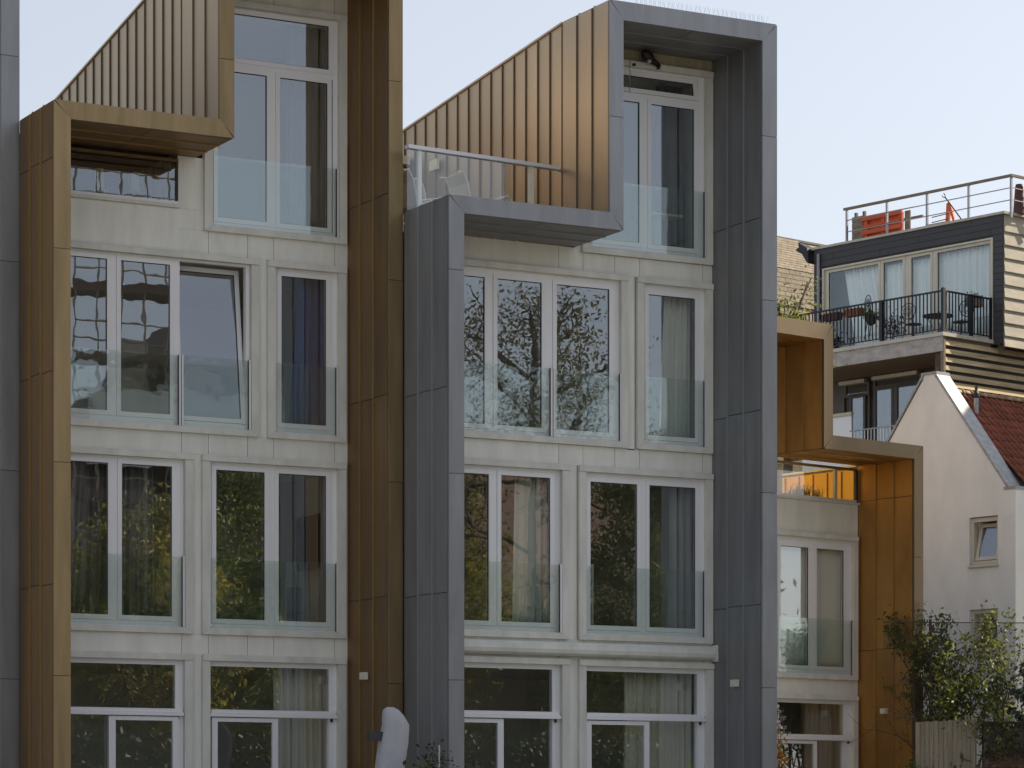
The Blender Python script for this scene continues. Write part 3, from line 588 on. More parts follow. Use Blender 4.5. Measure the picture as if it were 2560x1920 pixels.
# tall shrub on the golden house roof
make_tree('slender_tree', (36.40, 54.9, .6), 13.3, 10.2, .95, 2600, .10, M['leaf_lime'], 'slender sparse tree rising behind the golden frame in front of the tan shingles', 'tree', seed=11, cluster=.9, depth=2, limbs=16)

# ================================================================== dark boarded house (far right, upper)
D = empty('boarded_house', (45.2016, 58.7502, 0), R(-77)); tag(D, 'dark boarded rooftop flat above a brick storey, with cream french doors', 'house')
MB().box(-5.84, .34, .45, 9, 13.3, 16.3).build('wall', M['umber'], D)
MB().box(-6.4, -.06, .45, 9, .6, 13.2).build('lower_wall', M['umber'], D)
MB().box(-5.84, -5.55, .02, .44, 13.3, 16.3).build('wall', M['charcoal'], D); MB().box(.0, .345, .02, .44, 13.3, 16.3).build('wall', M['charcoal'], D)
MB().box(-5.55, .0, .02, .44, 15.79, 16.3).build('wall', M['charcoal'], D)
z = 16.31; k = 0
while z > 13.25:
    zb = z - .157
    if zb > 15.76:
        js = sorted([-5.86, [-4.45, -2.31, -3.6, -1.2][k % 4], [-.63, -5.2, .0, -4.9][k % 4], .355])
        for a, b_ in zip(js, js[1:]): piece('siding_board', M['charcoal'], D, a + .004, b_ - .004, -.014, .016, zb + .008, z)
    else:
        piece('siding_board', M['charcoal'], D, .045, .355, -.014, .016, zb + .008, z); piece('siding_board', M['charcoal'], D, -5.86, -5.56, -.014, .016, zb + .008, z)
    z = zb; k += 1
MB().box(-5.92, .44, -.06, .3, 16.315, 16.375).build('roof_edge', M['conc_lt'], D)
MB().box(.3, .44, .301, 9, 16.315, 16.375).build('roof_edge', M['conc_lt'], D)
# horizontally lapped side, each panel leaning out at its foot
lz = [16.31, 15.895, 15.57, 15.247, 14.925, 14.602, 14.295, 13.988, 13.676, 13.36, 13.1]
MB().box(.346, .352, .02, 9, 13.1, 16.3).build('side_backing', M['core'], D)
for a, b_ in zip(lz, lz[1:]):
    MB().prism([(.355, a), (.362, a), (.402, b_ + .012), (.402, b_), (.355, b_)], 'y', .02, 7).build('lap_panel', M['lap'], D)
W1 = window(D, -5.51, .0, 13.32, 15.745, [(-5.376, -3.69, 13.5, 15.645), (-3.511, -2.87, 13.5, 15.58), (-2.591, -1.972, 13.5, 15.58), (-1.737, -.073, 13.5, 15.665)], sur=False, gl='jglass')
for ob in [W1] + [c_ for c_ in bpy.data.objects if c_.parent == W1 and c_.name.startswith('sash')]: ob.data.materials[0] = M['cream_wood']
bars(q := MB(), -5.56, .05, 13.30, 15.79, -5.51, 0, 13.32, 15.745, -.03, .029); q.build('window_trim', M['cream_wood'], W1)
curtain(D, -4.95, -3.66, 13.36, 15.68, M['curt_white'], 'white sheer curtain in the left fixed window of the dark boarded flat', y=.17, group='white curtains of the dark flat', lean=.45, amp=.03)
curtain(D, -3.56, -2.82, 13.36, 15.62, M['curt_white'], 'white sheer curtain in the left french door of the dark boarded flat', y=.17, group='white curtains of the dark flat', amp=.03)
curtain(D, -2.66, -1.93, 13.36, 15.62, M['curt_white'], 'white sheer curtain in the right french door of the dark boarded flat', y=.17, group='white curtains of the dark flat', amp=.03)
curtain(D, -1.78, -.05, 13.36, 15.68, M['curt_white'], 'white sheer curtain in the wide right window of the dark boarded flat', y=.17, group='white curtains of the dark flat', amp=.03)
pp = MB().tube([(-5.66, -.06, 16.18), (-5.66, -.06, 13.3)], .045, 8); P_ = pp.build('downpipe', M['steel'], D); MB().tube([(-5.66, -.06, 15.33), (-5.66, -.06, 15.27)], .058, 8).build('pipe_collar', M['steel'], P_)
hp = MB(); hp.prism([(-6.25, 16.55), (-5.93, 16.36), (-5.87, 15.95), (-5.95, 16.0), (-6.10, 16.22), (-6.35, 16.36), (-6.22, 16.42)], 'y', -.2, .1); hp.build('gutter_hopper', M['black'], D)
# balcony
MB().box(-6.4, -.03, -1.80, .0, 12.84, 13.20).build('balcony_slab', M['brown'], D)
MB().box(-6.4, .03, -1.86, -1.805, 12.84, 13.20).build('balcony_fascia', M['concrete'], D)
MB().box(-6.4, .07, -1.90, -1.60, 13.202, 13.29).build('balcony_coping', M['conc_lt'], D)
MB().box(-.2, .07, -1.598, .3, 13.202, 13.29).build('balcony_coping', M['conc_lt'], D)
rl = empty('balcony_railing', (45.2016, 58.7502, 0), R(-77)); tag(rl, 'black railing with upright bars round the balcony of the dark flat', 'railing')
MB().box(-6.4, .0, -1.83, -1.79, 14.27, 14.31).build('top_rail', M['black'], rl); MB().box(-6.4, .0, -1.825, -1.795, 13.36, 13.385).build('bottom_rail', M['black'], rl)
MB().box(-.02, .02, -1.79, .0, 14.27, 14.31).build('top_rail', M['black'], rl); MB().box(-.015, .015, -1.79, .0, 13.36, 13.385).build('bottom_rail', M['black'], rl)
for i in range(58):
    x = -6.35 + i * .117
    if x < -.04: piece('baluster', M['black'], rl, x - .012, x + .012, -1.822, -1.798, 13.386, 14.269)
for i in range(15):
    y = -1.70 + i * .116; piece('baluster', M['black'], rl, -.012, .012, y - .012, y + .012, 13.386, 14.269)
for (x, y, zt) in ((0, -1.81, 14.36), (-1.95, -1.81, 14.3), (-4.6, -1.81, 14.3), (0, -.78, 14.31), (0, -.02, 14.32)): piece('post', M['black'], rl, x - .04, x + .04, y - .04, y + .04, 13.29, zt)
# balcony furniture
def bistro_chair(loc, rz, label, s=1.0):
    t = empty('bistro_chair', (0, 0, 0), 0); tag(t, label, 'chair', 'black metal bistro chairs on the balcony')
    m = M['black']; n = 22; cz = .75
    ring = [(-.20, .23 * math.cos(2 * math.pi * i / n), cz + .19 * math.sin(2 * math.pi * i / n)) for i in range(n + 1)]; MB().tube(ring, .011, 5).build('backrest', m, t)
    rr = MB()
    for k_ in (.10, .155): rr.tube([(-.20, k_ * math.cos(2 * math.pi * i / n), cz + k_ * .78 * math.sin(2 * math.pi * i / n)) for i in range(n + 1)], .006, 4)
    for i in range(12):
        a = 2 * math.pi * i / 12; rr.tube([(-.20, .04 * math.cos(a), cz + .03 * math.sin(a)), (-.20, .155 * math.cos(a + .2), cz + .12 * math.sin(a + .2))], .005, 4)
    rr.build('back_scrollwork', m, t)
    st = MB(); st.lathe([(.19, .44), (.20, .45), (.19, .462)], 0, 0, 18); st.build('seat', m, t)
    for s_1 in (-1, 1):
        MB().tube([(-.20, s_1 * .19, cz - .12), (-.18, s_1 * .13, .52), (-.15, s_1 * .15, .44), (-.22, s_1 * .19, 0)], .011, 5).build('leg', m, t)
        MB().tube([(.14, s_1 * .14, .44), (.19, s_1 * .18, 0)], .011, 5).build('leg', m, t)
    t.scale = (s, s, s); t.rotation_euler = (0, 0, R(-77) + rz); place(t, D, loc); return t
bistro_chair((-2.62, -1.25, 13.52), R(60), 'black bistro chair with an ornate round back rising above the balcony rail', 1.12)
bistro_chair((-1.33, -1.35, 13.24), R(90), 'black bistro chair with a low round back beside the small balcony table')
bistro_chair((-.35, -.75, 13.24), R(175), 'black bistro chair turned side on in the right corner of the balcony')
tb = empty('bistro_table', (0, 0, 0)); tag(tb, 'small round black bistro table near the balcony corner post', 'table'); tm = MB(); tm.lathe([(.36, .60), (.38, .61), (.38, .635), (.36, .64)], 0, 0, 22); tm.build('tabletop', M['black'], tb)
for i in range(3):
    a = i * 2.09 + .4; MB().tube([(.26 * math.cos(a), .26 * math.sin(a), .60), (.10 * math.cos(a), .10 * math.sin(a), .30), (.24 * math.cos(a), .24 * math.sin(a), 0)], .013, 5).build('leg', M['steel'], tb)
place(tb, D, (-.64, -1.25, 13.2))
def trough(H, x0, x1, y, z0, z1, m, label, rail_axis='x', plant=None):
    t = empty('planter_box', H.location.copy(), H.rotation_euler.z); tag(t, label, 'planter', 'planter boxes hung on the balcony rail'); b = MB()
    if rail_axis == 'x': b.prism([(x0, z1), (x0 + .04, z0), (x1 - .04, z0), (x1, z1)], 'y', y, y + .2)
    else: b.prism([(x0, z1), (x0 + .04, z0), (x1 - .04, z0), (x1, z1)], 'x', y - .2, y)
    b.build('box', m, t)
    if plant:
        n = 160; c = rs.uniform(0, 1, (n, 3)); P = np.zeros((n, 3)); P[:, 0 if rail_axis == 'x' else 1] = x0 + (x1 - x0) * c[:, 0]; P[:, 1 if rail_axis == 'x' else 0] = y + (.2 if rail_axis == 'x' else -.2) * c[:, 1]; P[:, 2] = z1 + .14 * c[:, 2] * rs.uniform(0, 1, n)
        leaf_obj('plant', leaves(P, .06, rs=rs), plant, t)
trough(D, -3.24, -2.70, -1.78, 14.06, 14.24, M['terracotta'], 'terracotta planter box on the balcony rail beside the hanging basket')
trough(D, -3.95, -3.42, -1.78, 14.04, 14.22, M['brown_cone'], 'brown planter box on the balcony rail left of the terracotta one')
trough(D, -.80, -.30, -.0, 14.06, 14.26, M['oldwood'], 'wooden planter box with grass on the right arm of the balcony rail', 'y', M['leaf_olive'])
hb = empty('hanging_basket', (0, 0, 0)); tag(hb, 'round green hanging basket below the balcony rail', 'plant'); hm = MB(); hm.smooth = True; hm.lathe([(.02, -.26), (.10, -.22), (.135, -.12), (.14, 0)], 0, 0, 14); hm.build('basket', M['moss'], hb)
P = rs.normal(size=(300, 3)) * (.09, .09, .05) + (0, 0, .02); leaf_obj('foliage', leaves(P, .06, rs=rs), M['leaf_green'], hb); MB().tube([(0, 0, 0), (0, 0, .24)], .004, 4).build('hook', M['black'], hb); place(hb, D, (-2.42, -1.68, 14.02))
def potted(H, loc, hgt, rad, n, m, label, name='potted_plant'):
    t = empty(name, (0, 0, 0)); tag(t, label, 'plant'); MB().lathe([(.14, 0), (.18, .16), (.2, .2)], 0, 0, 12).build('pot', M['terracotta'], t); mb = MB(); tips = []
    for i in range(6): grow(mb, (0, 0, .15), (rs.normal() * .3, rs.normal() * .3, 1), hgt * .5, .01, 1, tips, rs, .5)
    mb.build('stem', M['bark'], t); T = np.array([tuple(q) for q, _ in tips]); P = T[rs.randint(0, len(T), n)] + rs.normal(size=(n, 3)) * rad * .22
    leaf_obj('foliage', leaves(P, .07, rs=rs), m, t); place(t, H, loc); return t
potted(D, (-2.18, -1.2, 13.2), .85, .5, 330, M['leaf_rust'], 'rusty leaved potted plant between the two round backed balcony chairs')
potted(D, (-3.9, -1.3, 13.2), .4, .4, 250, M['leaf_dark'], 'dark potted plant at the left of the balcony floor, next to the golden frame')
# lower storey behind the balcony
lowt = MB(); lowt.box(-7, .0, .0, .44, 12.84 + .0, 12.85)
MB().box(-7, -2.30, .28, .43, 11.0, 12.83).build('timber_front', M['umber'], D)
MB().box(-2.28, -.10, .05, .43, 11.0, 12.83).build('brick_pier', M['brick'], D)
MB().box(-.28, -.02, -1.78, .04, 11.0, 12.83).build('brick_pier', M['brick'], D)
window(D, -3.85, -2.29, 10.9, 12.82, [(-3.784, -2.34, 12.575, 12.725), (-3.775, -3.262, 11.0, 12.475), (-3.051, -2.45, 11.0, 12.375)], sur=False)
window(D, -5.0, -4.03, 10.9, 12.78, [(-4.78, -4.067, 12.46, 12.68), (-4.60, -4.20, 11.0, 12.36)], sur=False)
for o_ in [c_ for c_ in bpy.data.objects if c_.parent == D and c_.name.startswith('window') and c_ is not W1]:
    for q_ in [o_] + [c_ for c_ in bpy.data.objects if c_.parent == o_ and c_.name.startswith('sash')]: q_.data.materials[0] = M['umber']
for (a, b_, zz, lab) in ((-3.81, -2.32, 12.83, 'long pale blind case above the wide lower window of the dark flat building'), (-4.93, -4.07, 12.815, 'short pale blind case above the narrow lower window of the dark flat building')):
    o = MB().box(a, b_, -.10, .01, zz - .11, zz - .02).build('sunblind', M['cream_wood'], None, D.location.copy(), R(-77)); tag(o, lab, 'blind', 'rolled sunblinds under the balcony')
lr = empty('balcony_railing', D.location.copy(), R(-77)); tag(lr, 'grey railing with thin bars below the sunblinds, above the golden frame', 'railing')
MB().box(-3.0, -.2, -1.82, -1.79, 11.19, 11.22).build('top_rail', M['steel'], lr)
for i in range(24): piece('baluster', M['white_metal'], lr, -2.93 + i * .105 - .009, -2.93 + i * .105 + .009, -1.815, -1.797, 10.4, 11.188)
o = empty('screen_panel', D.location.copy(), R(-77)); tag(o, 'white privacy screen with a tan top rail next to the golden frame', 'screen')
MB().box(-4.6, -2.955, -1.80, -1.77, 10.3, 11.60).build('panel', M['white_metal'], o); MB().box(-4.6, -2.93, -1.84, -1.74, 11.602, 11.68).build('top_rail', M['cane'], o)
MB().box(-7, 0, -1.8, .43, 10.2, 10.35).build('lower_balcony_slab', M['brown'], D)
# slatted side
sb = MB().box(-.015, .0, -1.75, 8, 8.0, 13.1); sb.build('slat_backing', M['core'], D)
for i in range(14):
    z = 13.10 - i * .198
    for (a, b_) in ((-1.76, .95 + (i % 3) * .37), (.96 + (i % 3) * .37, 3.4), (3.41, 7.0)):
        t_ = rnd.uniform(-.006, .006); MB().prism([(.004, z + t_), (.010, z + t_ + .01), (.044 + t_, z - .108), (.034, z - .118), (.004, z - .06)], 'y', a, b_ - .006).build('slat', M['slat'], D)
MB().box(-.05, .04, -1.84, -1.765, 8.0, 13.19).build('corner_post', M['oldwood'], D)
MB().box(.001, .16, .22, .32, 13.0, 13.40).build('timber_block', M['oldwood'], D)
# rooftop railing and things on the flat roof
rr = empty('roof_railing', D.location.copy(), R(-77)); tag(rr, 'steel roof railing with a timber handrail on top of the dark flat', 'railing')
MB().box(-4.86, .62, .0, .075, 17.19, 17.25).build('handrail', M['oldwood'], rr); MB().box(.555, .62, .076, 7, 17.19, 17.25).build('handrail', M['oldwood'], rr)
for x in (.573, -.751, -2.087, -3.408, -4.765): piece('post', M['steel'], rr, x - .025, x + .025, .01, .06, 16.2, 17.189)
for y in (1.5, 3.2, 5): piece('post', M['steel'], rr, .56, .61, y - .025, y + .025, 16.2, 17.189)
for z in (16.925, 16.632): MB().box(-4.78, .545, .026, .046, z - .011, z + .011).build('mid_rail', M['steel'], rr); MB().box(.575, .595, .06, 7, z - .011, z + .011).build('mid_rail', M['steel'], rr)
pl = empty('orange_bench', D.location.copy(), R(-77)); tag(pl, 'orange painted slatted wooden bench on its side behind the roof railing', 'bench')
for (x0, x1, z0, z1) in ((-4.72, -3.34, 16.95, 17.04), (-4.72, -3.34, 16.60, 16.70), (-4.65, -3.4, 16.78, 16.83)): MB().box(x0, x1, .50, .54, z0, z1).build('slat', M['orange'], pl)
MB().box(-4.7, -3.36, .605, .62, 16.46, 17.0).build('back_board', M['orange'], pl)
for x in (-4.62, -4.05, -3.46): MB().box(x, x + .10, .545, .60, 16.38, 17.03).build('frame', M['orange'], pl)
MB().prism([(.50, 17.042), (.95, 17.16), (.95, 17.19), (.50, 17.07)], 'x', -4.72, -3.34).build('top_board', M['orange'], pl)
pw = empty('timber_fence', D.location.copy(), R(-77)); tag(pw, 'grey timber screen behind the left end of the roof railing', 'fence')
for i in range(5): MB().box(-5.12, -4.75, .62, .66, 16.39 + i * .15, 16.53 + i * .15).build('board', M['oldwood'], pw)
for x in (-5.08, -4.80): MB().box(x, x + .07, .67, .74, 16.38, 17.25).build('post', M['oldwood'], pw)
MB().box(-5.1, -3.6, 1.6, 1.66, 17.05, 17.11).build('rail', M['oldwood'], pw); MB().box(-3.33, -3.16, .62, .66, 16.4, 17.03).build('board', M['oldwood'], pw)
tr = empty('trestle', D.location.copy(), R(-77)); tag(tr, 'low timber trestle with yellow straps beside the orange bench', 'trestle')
MB().box(-3.14, -2.5, 1.2, 1.26, 16.66, 16.72).build('beam', M['oldwood'], tr)
for x in (-3.05, -2.75): MB().box(x, x + .06, 1.2, 1.26, 16.38, 16.659).build('leg', M['oldwood'], tr)
for i in range(6): MB().box(-3.2 + i * .1, -3.13 + i * .1, .7, 1.15, 16.50 + (i % 2) * .03, 16.515 + (i % 2) * .03).build('strap', M['yellow'], tr)
ea = empty('folding_easel', D.location.copy(), R(-77)); tag(ea, 'folded orange timber frame on the roof near the middle of the railing', 'frame')
ep = MB(); ep.prism([(-1.90, 16.38), (-1.86, 16.98), (-1.76, 17.0), (-1.70, 16.85), (-1.55, 16.38), (-1.62, 16.38), (-1.76, 16.80), (-1.80, 16.38)], 'y', .5, .56); ep.build('frame', M['orange'], ea); MB().box(-1.72, -1.40, .5, .56, 16.38, 16.50).build('foot', M['orange'], ea)
pk = empty('forked_pole', D.location.copy(), R(-77)); tag(pk, 'black forked pole leaning against the orange frame on the roof', 'pole')
MB().tube([(-1.25, .45, 16.4), (-1.85, .45, 17.12)], .018, 5).build('shaft', M['black'], pk); MB().tube([(-1.85, .45, 17.12), (-1.93, .45, 17.14), (-1.95, .45, 17.19)], .013, 5).build('fork', M['black'], pk); MB().tube([(-1.85, .45, 17.12), (-1.86, .45, 17.18), (-1.90, .45, 17.23)], .013, 5).build('fork', M['black'], pk)
for i, z in enumerate((16.70, 16.57)):
    o = MB().tube([(-2.33, .5, z), (-1.82, .5, z + .02)], .013, 5).build('metal_bar', M['black'], None, D.location.copy(), R(-77)); tag(o, 'thin black bar sticking out left of the orange frame, %s one' % ('upper' if i == 0 else 'lower'), 'bar', 'bars beside the orange frame')
cn = MB(); cn.smooth = False; cn.lathe([(.155, 0), (.15, .02), (.13, .30), (.10, .66), (.085, .70), (.085, .72)], 0, 0, 14); o = cn.build('closed_parasol', M['brown_cone'], None); tag(o, 'dark red tapered chimney cowl at the corner of the dark flat roof', 'chimney'); o.name = 'chimney_cowl'; place(o, D, (.40, .55, 16.38))

# ================================================================== white gable house
Wh = empty('gable_house', (38.718, 49.527, 0), R(-77)); tag(Wh, 'off white rendered gable house with lead coping and red tiled roof', 'house')
poly = [(0, .6), (0, 8.5), (-.24, 8.49), (-2.13, 10.95), (-2.154, 11.05), (-2.475, 11.05), (-2.50, 10.95), (-4.40, 8.49), (-4.62, 8.49), (-4.62, .6)]
# gable wall in pieces around the two small windows
MB().prism([(0, 7.93), (0, 8.5), (-.24, 8.49), (-2.13, 10.95), (-2.154, 11.05), (-2.475, 11.05), (-2.50, 10.95), (-4.40, 8.49), (-4.62, 8.49), (-4.62, 7.93)], 'y', 0, .3).build('gable_wall', M['render'], Wh)
gw = MB(); gw.box(-4.62, -1.228, 0, .3, .6, 7.93); gw.box(-.465, 0, 0, .3, .6, 7.93); gw.box(-1.228, -.465, 0, .3, 6.93, 6.935) if False else None
gw.box(-1.228, -.465, 0, .3, 6.0, 6.92); gw.box(-1.228, -.465, 0, .3, .6, 5.03); gw.build('gable_wall', M['render'], Wh)
for (z0, z1) in ((6.92, 7.91), (5.03, 6.0)):
    f = MB(); bars(f, -1.228, -.465, z0, z1, -1.15, -.54, z0 + .09, z1 - .08, .06, .16); fw = f.build('window', M['cream_wood'], Wh)
    s = MB(); bars(s, -1.14, -.55, z0 + .10, z1 - .09, -1.06, -.60, z0 + .17, z1 - .17, .07, .13); so_ = s.build('sash', M['cream_wood'], fw); p_ = MB().box(-1.06, -.60, .09, .098, z0 + .17, z1 - .17).build('pane', M['pane'], fw)
    for o_ in (so_, p_): o_.data.transform(Matrix.Translation((0, .1, z0 + .1)) @ Matrix.Rotation(R(-13), 4, 'X') @ Matrix.Translation((0, -.1, -(z0 + .1))))
    MB().box(-1.25, -.45, -.05, .059, z0 - .04, z0 + .0).build('sill', M['cream_wood'], fw)
    MB().box(-1.14, -.55, .25, .28, z0 + .1, z1 - .1).build('blind', M['core'], fw)
def strip(pts, th, y0, y1):
    out = []; n = len(pts)
    return pts
cpo = MB(); cpo.prism([(-.22, 8.50), (-2.125, 10.975), (-2.125 + .005, 11.055), (-.16, 8.50)], 'y', -.03, .40); cpo.build('coping', M['lead'], Wh)
MB().prism([(-2.10, 10.955), (-2.10, 11.10), (-2.53, 11.10), (-2.53, 10.955), (-2.50, 10.955), (-2.478, 11.052), (-2.15, 11.052), (-2.128, 10.955)], 'y', -.03, .40).build('coping', M['lead'], Wh)
MB().prism([(-2.51, 10.975), (-4.43, 8.47), (-4.47, 8.50), (-2.515, 11.045)], 'y', -.03, .40).build('coping', M['lead'], Wh)
MB().box(-.30, .02, -.02, .40, 8.44, 8.499).build('kneeler', M['lead'], Wh)
MB().box(-.12, -.001, .301, 9, .6, 8.35).build('side_wall', M['blue_grey'], Wh); MB().box(-.10, .10, .401, 9, 8.36, 8.46).build('gutter', M['steel'], Wh)
rb = MB(); rb.prism([(-2.31, 10.70), (.03, 8.40), (-.08, 8.36), (-2.31, 10.58), (-4.6, 8.36), (-4.62, 8.40)], 'y', .41, 8); rb.build('roof', M['core'], Wh)
# pantiles: one shared S shaped tile
tp = MB(); tp.smooth = True; n = 8; wd = .186; ln = .33
for e in (0, 1):
    for sgn in (0, 1):
        for i in range(n + 1):
            u = i / n; z = .028 * math.sin(u * 2 * math.pi) + (.0 if sgn else .014) + (.022 if e == 0 else 0); tp.v.append((-e * ln, u * wd, z))
def tq(a, b, c, d): tp.f.append((a, b, c, d))
k_ = n + 1
for i in range(n): tq(i, i + 1, 2 * k_ + i + 1, 2 * k_ + i); tq(k_ + i + 1, k_ + i, 3 * k_ + i, 3 * k_ + i + 1); tq(k_ + i, k_ + i + 1, i + 1, i)
tme = tp.mesh('roof_tile', M['tile']); sl45 = math.atan2(10.70 - 8.40, 2.31 + .03)
for r_ in range(12):
    for c_ in range(22):
        o = bpy.data.objects.new('roof_tile', tme); COL.objects.link(o); o.parent = Wh; f = .0 + r_ * .272
        o.location = (.05 - f * math.cos(sl45), .42 + c_ * .18, 8.42 + f * math.sin(sl45) + .015); o.rotation_euler = (rnd.uniform(-.02, .02), sl45 + rnd.uniform(-.015, .015), rnd.uniform(-.01, .01))
rp = MB(); rp.smooth = True
pr = [(.115 * math.cos(a), .095 * math.sin(a)) for a in [math.pi * i / 8 for i in range(9)]]
rp.prism(pr + [(p[0] * .85, p[1] * .8) for p in reversed(pr)], 'y', 0, .30); rp.prism([(p[0] * 1.15, p[1] * 1.2) for p in pr] + [(p[0] * .98, p[1] * .99) for p in reversed(pr)], 'y', .26, .305); rme = rp.mesh('ridge_tile', M['ridge'])
for i in range(24):
    o = bpy.data.objects.new('ridge_tile', rme); COL.objects.link(o); o.parent = Wh; o.location = (-2.31, .42 + i * .285, 10.73)
vp = empty('vent_pipe', (0, 0, 0)); tag(vp, 'dark vent pipe rising behind the white gable in front of the red tiles', 'vent pipe'); MB().tube([(0, 0, -.35), (0, 0, .22)], .055, 10).build('pipe', M['steel'], vp); MB().lathe([(.055, .22), (.075, .24), (.065, .32), (.03, .38), (.035, .47), (.015, .48)], 0, 0, 10).build('cowl', M['black'], vp); place(vp, Wh, (-1.75, .85, 10.35))

# ================================================================== tan shingled mansard behind
Mh = empty('mansard_house', (47.06, 70.031, 0), R(13)); tag(Mh, 'house with a tan shingled mansard roof rising behind the dark flat', 'house')
mw = MB(); mw.prism([(0.02, .6), (0.02, 15.2), (.62, 17.12), (1.9, 18.30), (4, 18.30), (4, .6)], 'x', -6, 6); mw.build('roof', M['shingle'], Mh)
for (r0, r1, y0, z0, y1, z1, hh) in ((0, 14, .0, 15.2, .60, 17.12, .131), (0, 13, .60, 17.12, 1.88, 18.31, .0)):
    n_ = r1; slp = math.atan2(z1 - z0, y1 - y0); L_ = math.hypot(y1 - y0, z1 - z0)
    for r_ in range(n_):
        f = (r_ + .5) / n_; ys, zs = y0 + (y1 - y0) * f, z0 + (z1 - z0) * f; ll = L_ / n_ * 1.35
        if zs < 16.0: continue
        for c_ in range(15):
            x = -1.35 + c_ * .235 + (.117 if r_ % 2 else 0) + rnd.uniform(-.006, .006)
            key = ('shingle', n_)
            if key not in _cache: _cache[key] = MB().box(-.113, .113, -ll / 2, ll / 2, -.008, .008).mesh('shingle', M['shingle'])
            o = bpy.data.objects.new('shingle', _cache[key]); COL.objects.link(o); o.parent = Mh; o.location = (x, ys - .016, zs + .012); o.rotation_euler = (slp - .06 + rnd.uniform(-.01, .01), 0, 0)
MB().box(-6, 6, 1.85, 2.1, 18.30, 18.36).build('roof_edge', M['oldwood'], Mh)

# ================================================================== curtains and things seen through the windows
curtain(B, .40, 2.2, 4.3, 6.95, M['curt_dark'], 'dark grey curtain drawn across the third floor left window of the brass house', y=.35, amp=.05, gather=.12)
curtain(B, 4.40, 5.02, 7.35, 10.0, M['curt_blue'], 'navy blue curtain in the narrow window of the brass house', y=.32, gather=.25, amp=.045)
curtain(B, 4.98, 5.20, 4.3, 6.95, M['curt_grey'], 'grey curtain gathered at the right edge of the window with the wall screen', y=.4, amp=.04)
curtain(B, 4.15, 5.05, .98, 3.92, M['curt_beige'], 'beige curtain in the lower right window of the brass house', y=.35, amp=.05)
curtain(B, 4.45, 5.10, 10.5, 13.9, M['curt_dark'], 'dark curtain at the right of the tall top window of the brass house', y=.5, amp=.04)
curtain(G, 4.62, 5.20, 7.35, 10.0, M['curt_cream'], 'cream pleated curtain in the narrow window of the grey house', y=.30, gather=.2, amp=.035)
curtain(G, 1.98, 2.6, 4.3, 6.95, M['curt_cream'], 'pale sheer curtain in the window left of the white shelf ladder', y=.32, gather=.1, amp=.035)
curtain(G, 4.80, 5.22, 4.3, 6.95, M['curt_grey'], 'grey curtain at the right edge of the window over the awning case', y=.32, amp=.035)
curtain(G, 4.0, 5.22, .98, 3.92, M['curt_beige'], 'beige curtain filling the right half of the lower right window, grey house', y=.32, amp=.045)
curtain(G, 4.75, 5.25, 10.5, 13.3, M['curt_dark'], 'charcoal curtain at the right of the top window of the grey house', y=.6, amp=.04)
curtain(H3, -2.2, -1.33, 4.5, 6.95, M['roller'], 'grey roller blind in the left sash of the golden house', y=.14, amp=.0, name='roller_blind', cat='blind')
curtain(H3, -1.2, -.34, 4.5, 6.95, M['roller'], 'grey roller blind in the right sash of the golden house', y=.14, amp=.0, name='roller_blind', cat='blind')
curtain(H3, -1.1, -.3, .98, 3.92, M['curt_grey'], 'grey curtain in the ground floor window of the golden house', y=.4, amp=.03)
o = empty('wall_screen', (19.72, 42.9, 5.95)); tag(o, 'black flat screen hung on the side wall behind the third floor right window, brass house', 'screen'); MB().box(-.05, 0, -.48, .48, -.42, .42).build('bezel', M['black'], o); MB().box(-.055, -.051, -.45, .45, -.39, .39).build('display', M['bird'], o)
o = MB(); o.lathe([(.12, 0), (.11, .9), (.10, .92)], 0, 0, 14); o = o.build('floor_speaker', M['black'], None, (19.15, 42.3, 4.26)); tag(o, 'dark upright cylinder speaker on the floor below the wall screen', 'speaker')
o = empty('side_table', (24.78, 40.85, 10.45)); tag(o, 'small pedestal table behind the right pane of the grey house top window', 'table'); MB().box(-.32, .32, -.3, .3, .70, .735).build('tabletop', M['curt_beige'], o); MB().box(-.06, .06, -.06, .06, 0, .70).build('leg', M['blind'], o)
def dining_chair(loc, label):
    t = empty('dining_chair', loc); tag(t, label, 'chair', 'pale chairs behind the glass of the grey house'); MB().box(-.2, .2, -.2, .2, .43, .47).build('seat', M['white_metal'], t); MB().box(-.2, .2, -.235, -.205, .62, .95).build('backrest', M['white_metal'], t)
    for a in (-.18, .18):
        for b_ in (-.22, .18): MB().box(a - .018, a + .018, b_ - .018, b_ + .018, 0, .62 if b_ < 0 else .43).build('leg', M['white_metal'], t)
dining_chair((22.32, 40.85, 4.26), 'white dining chair back behind the pale curtain of the grey house')
t = empty('shelf_ladder', (23.42, 40.75, 4.26)); tag(t, 'white ladder shelf standing at the left of the right window, grey house', 'shelf')
for a in (-.16, .12): MB().box(a, a + .04, 0, .05, 0, 1.35).build('upright', M['white_metal'], t)
for z in (.3, .75, .95, 1.12, 1.3): MB().box(-.12, .12, .0, .06, z, z + .05).build('rung', M['white_metal'], t)

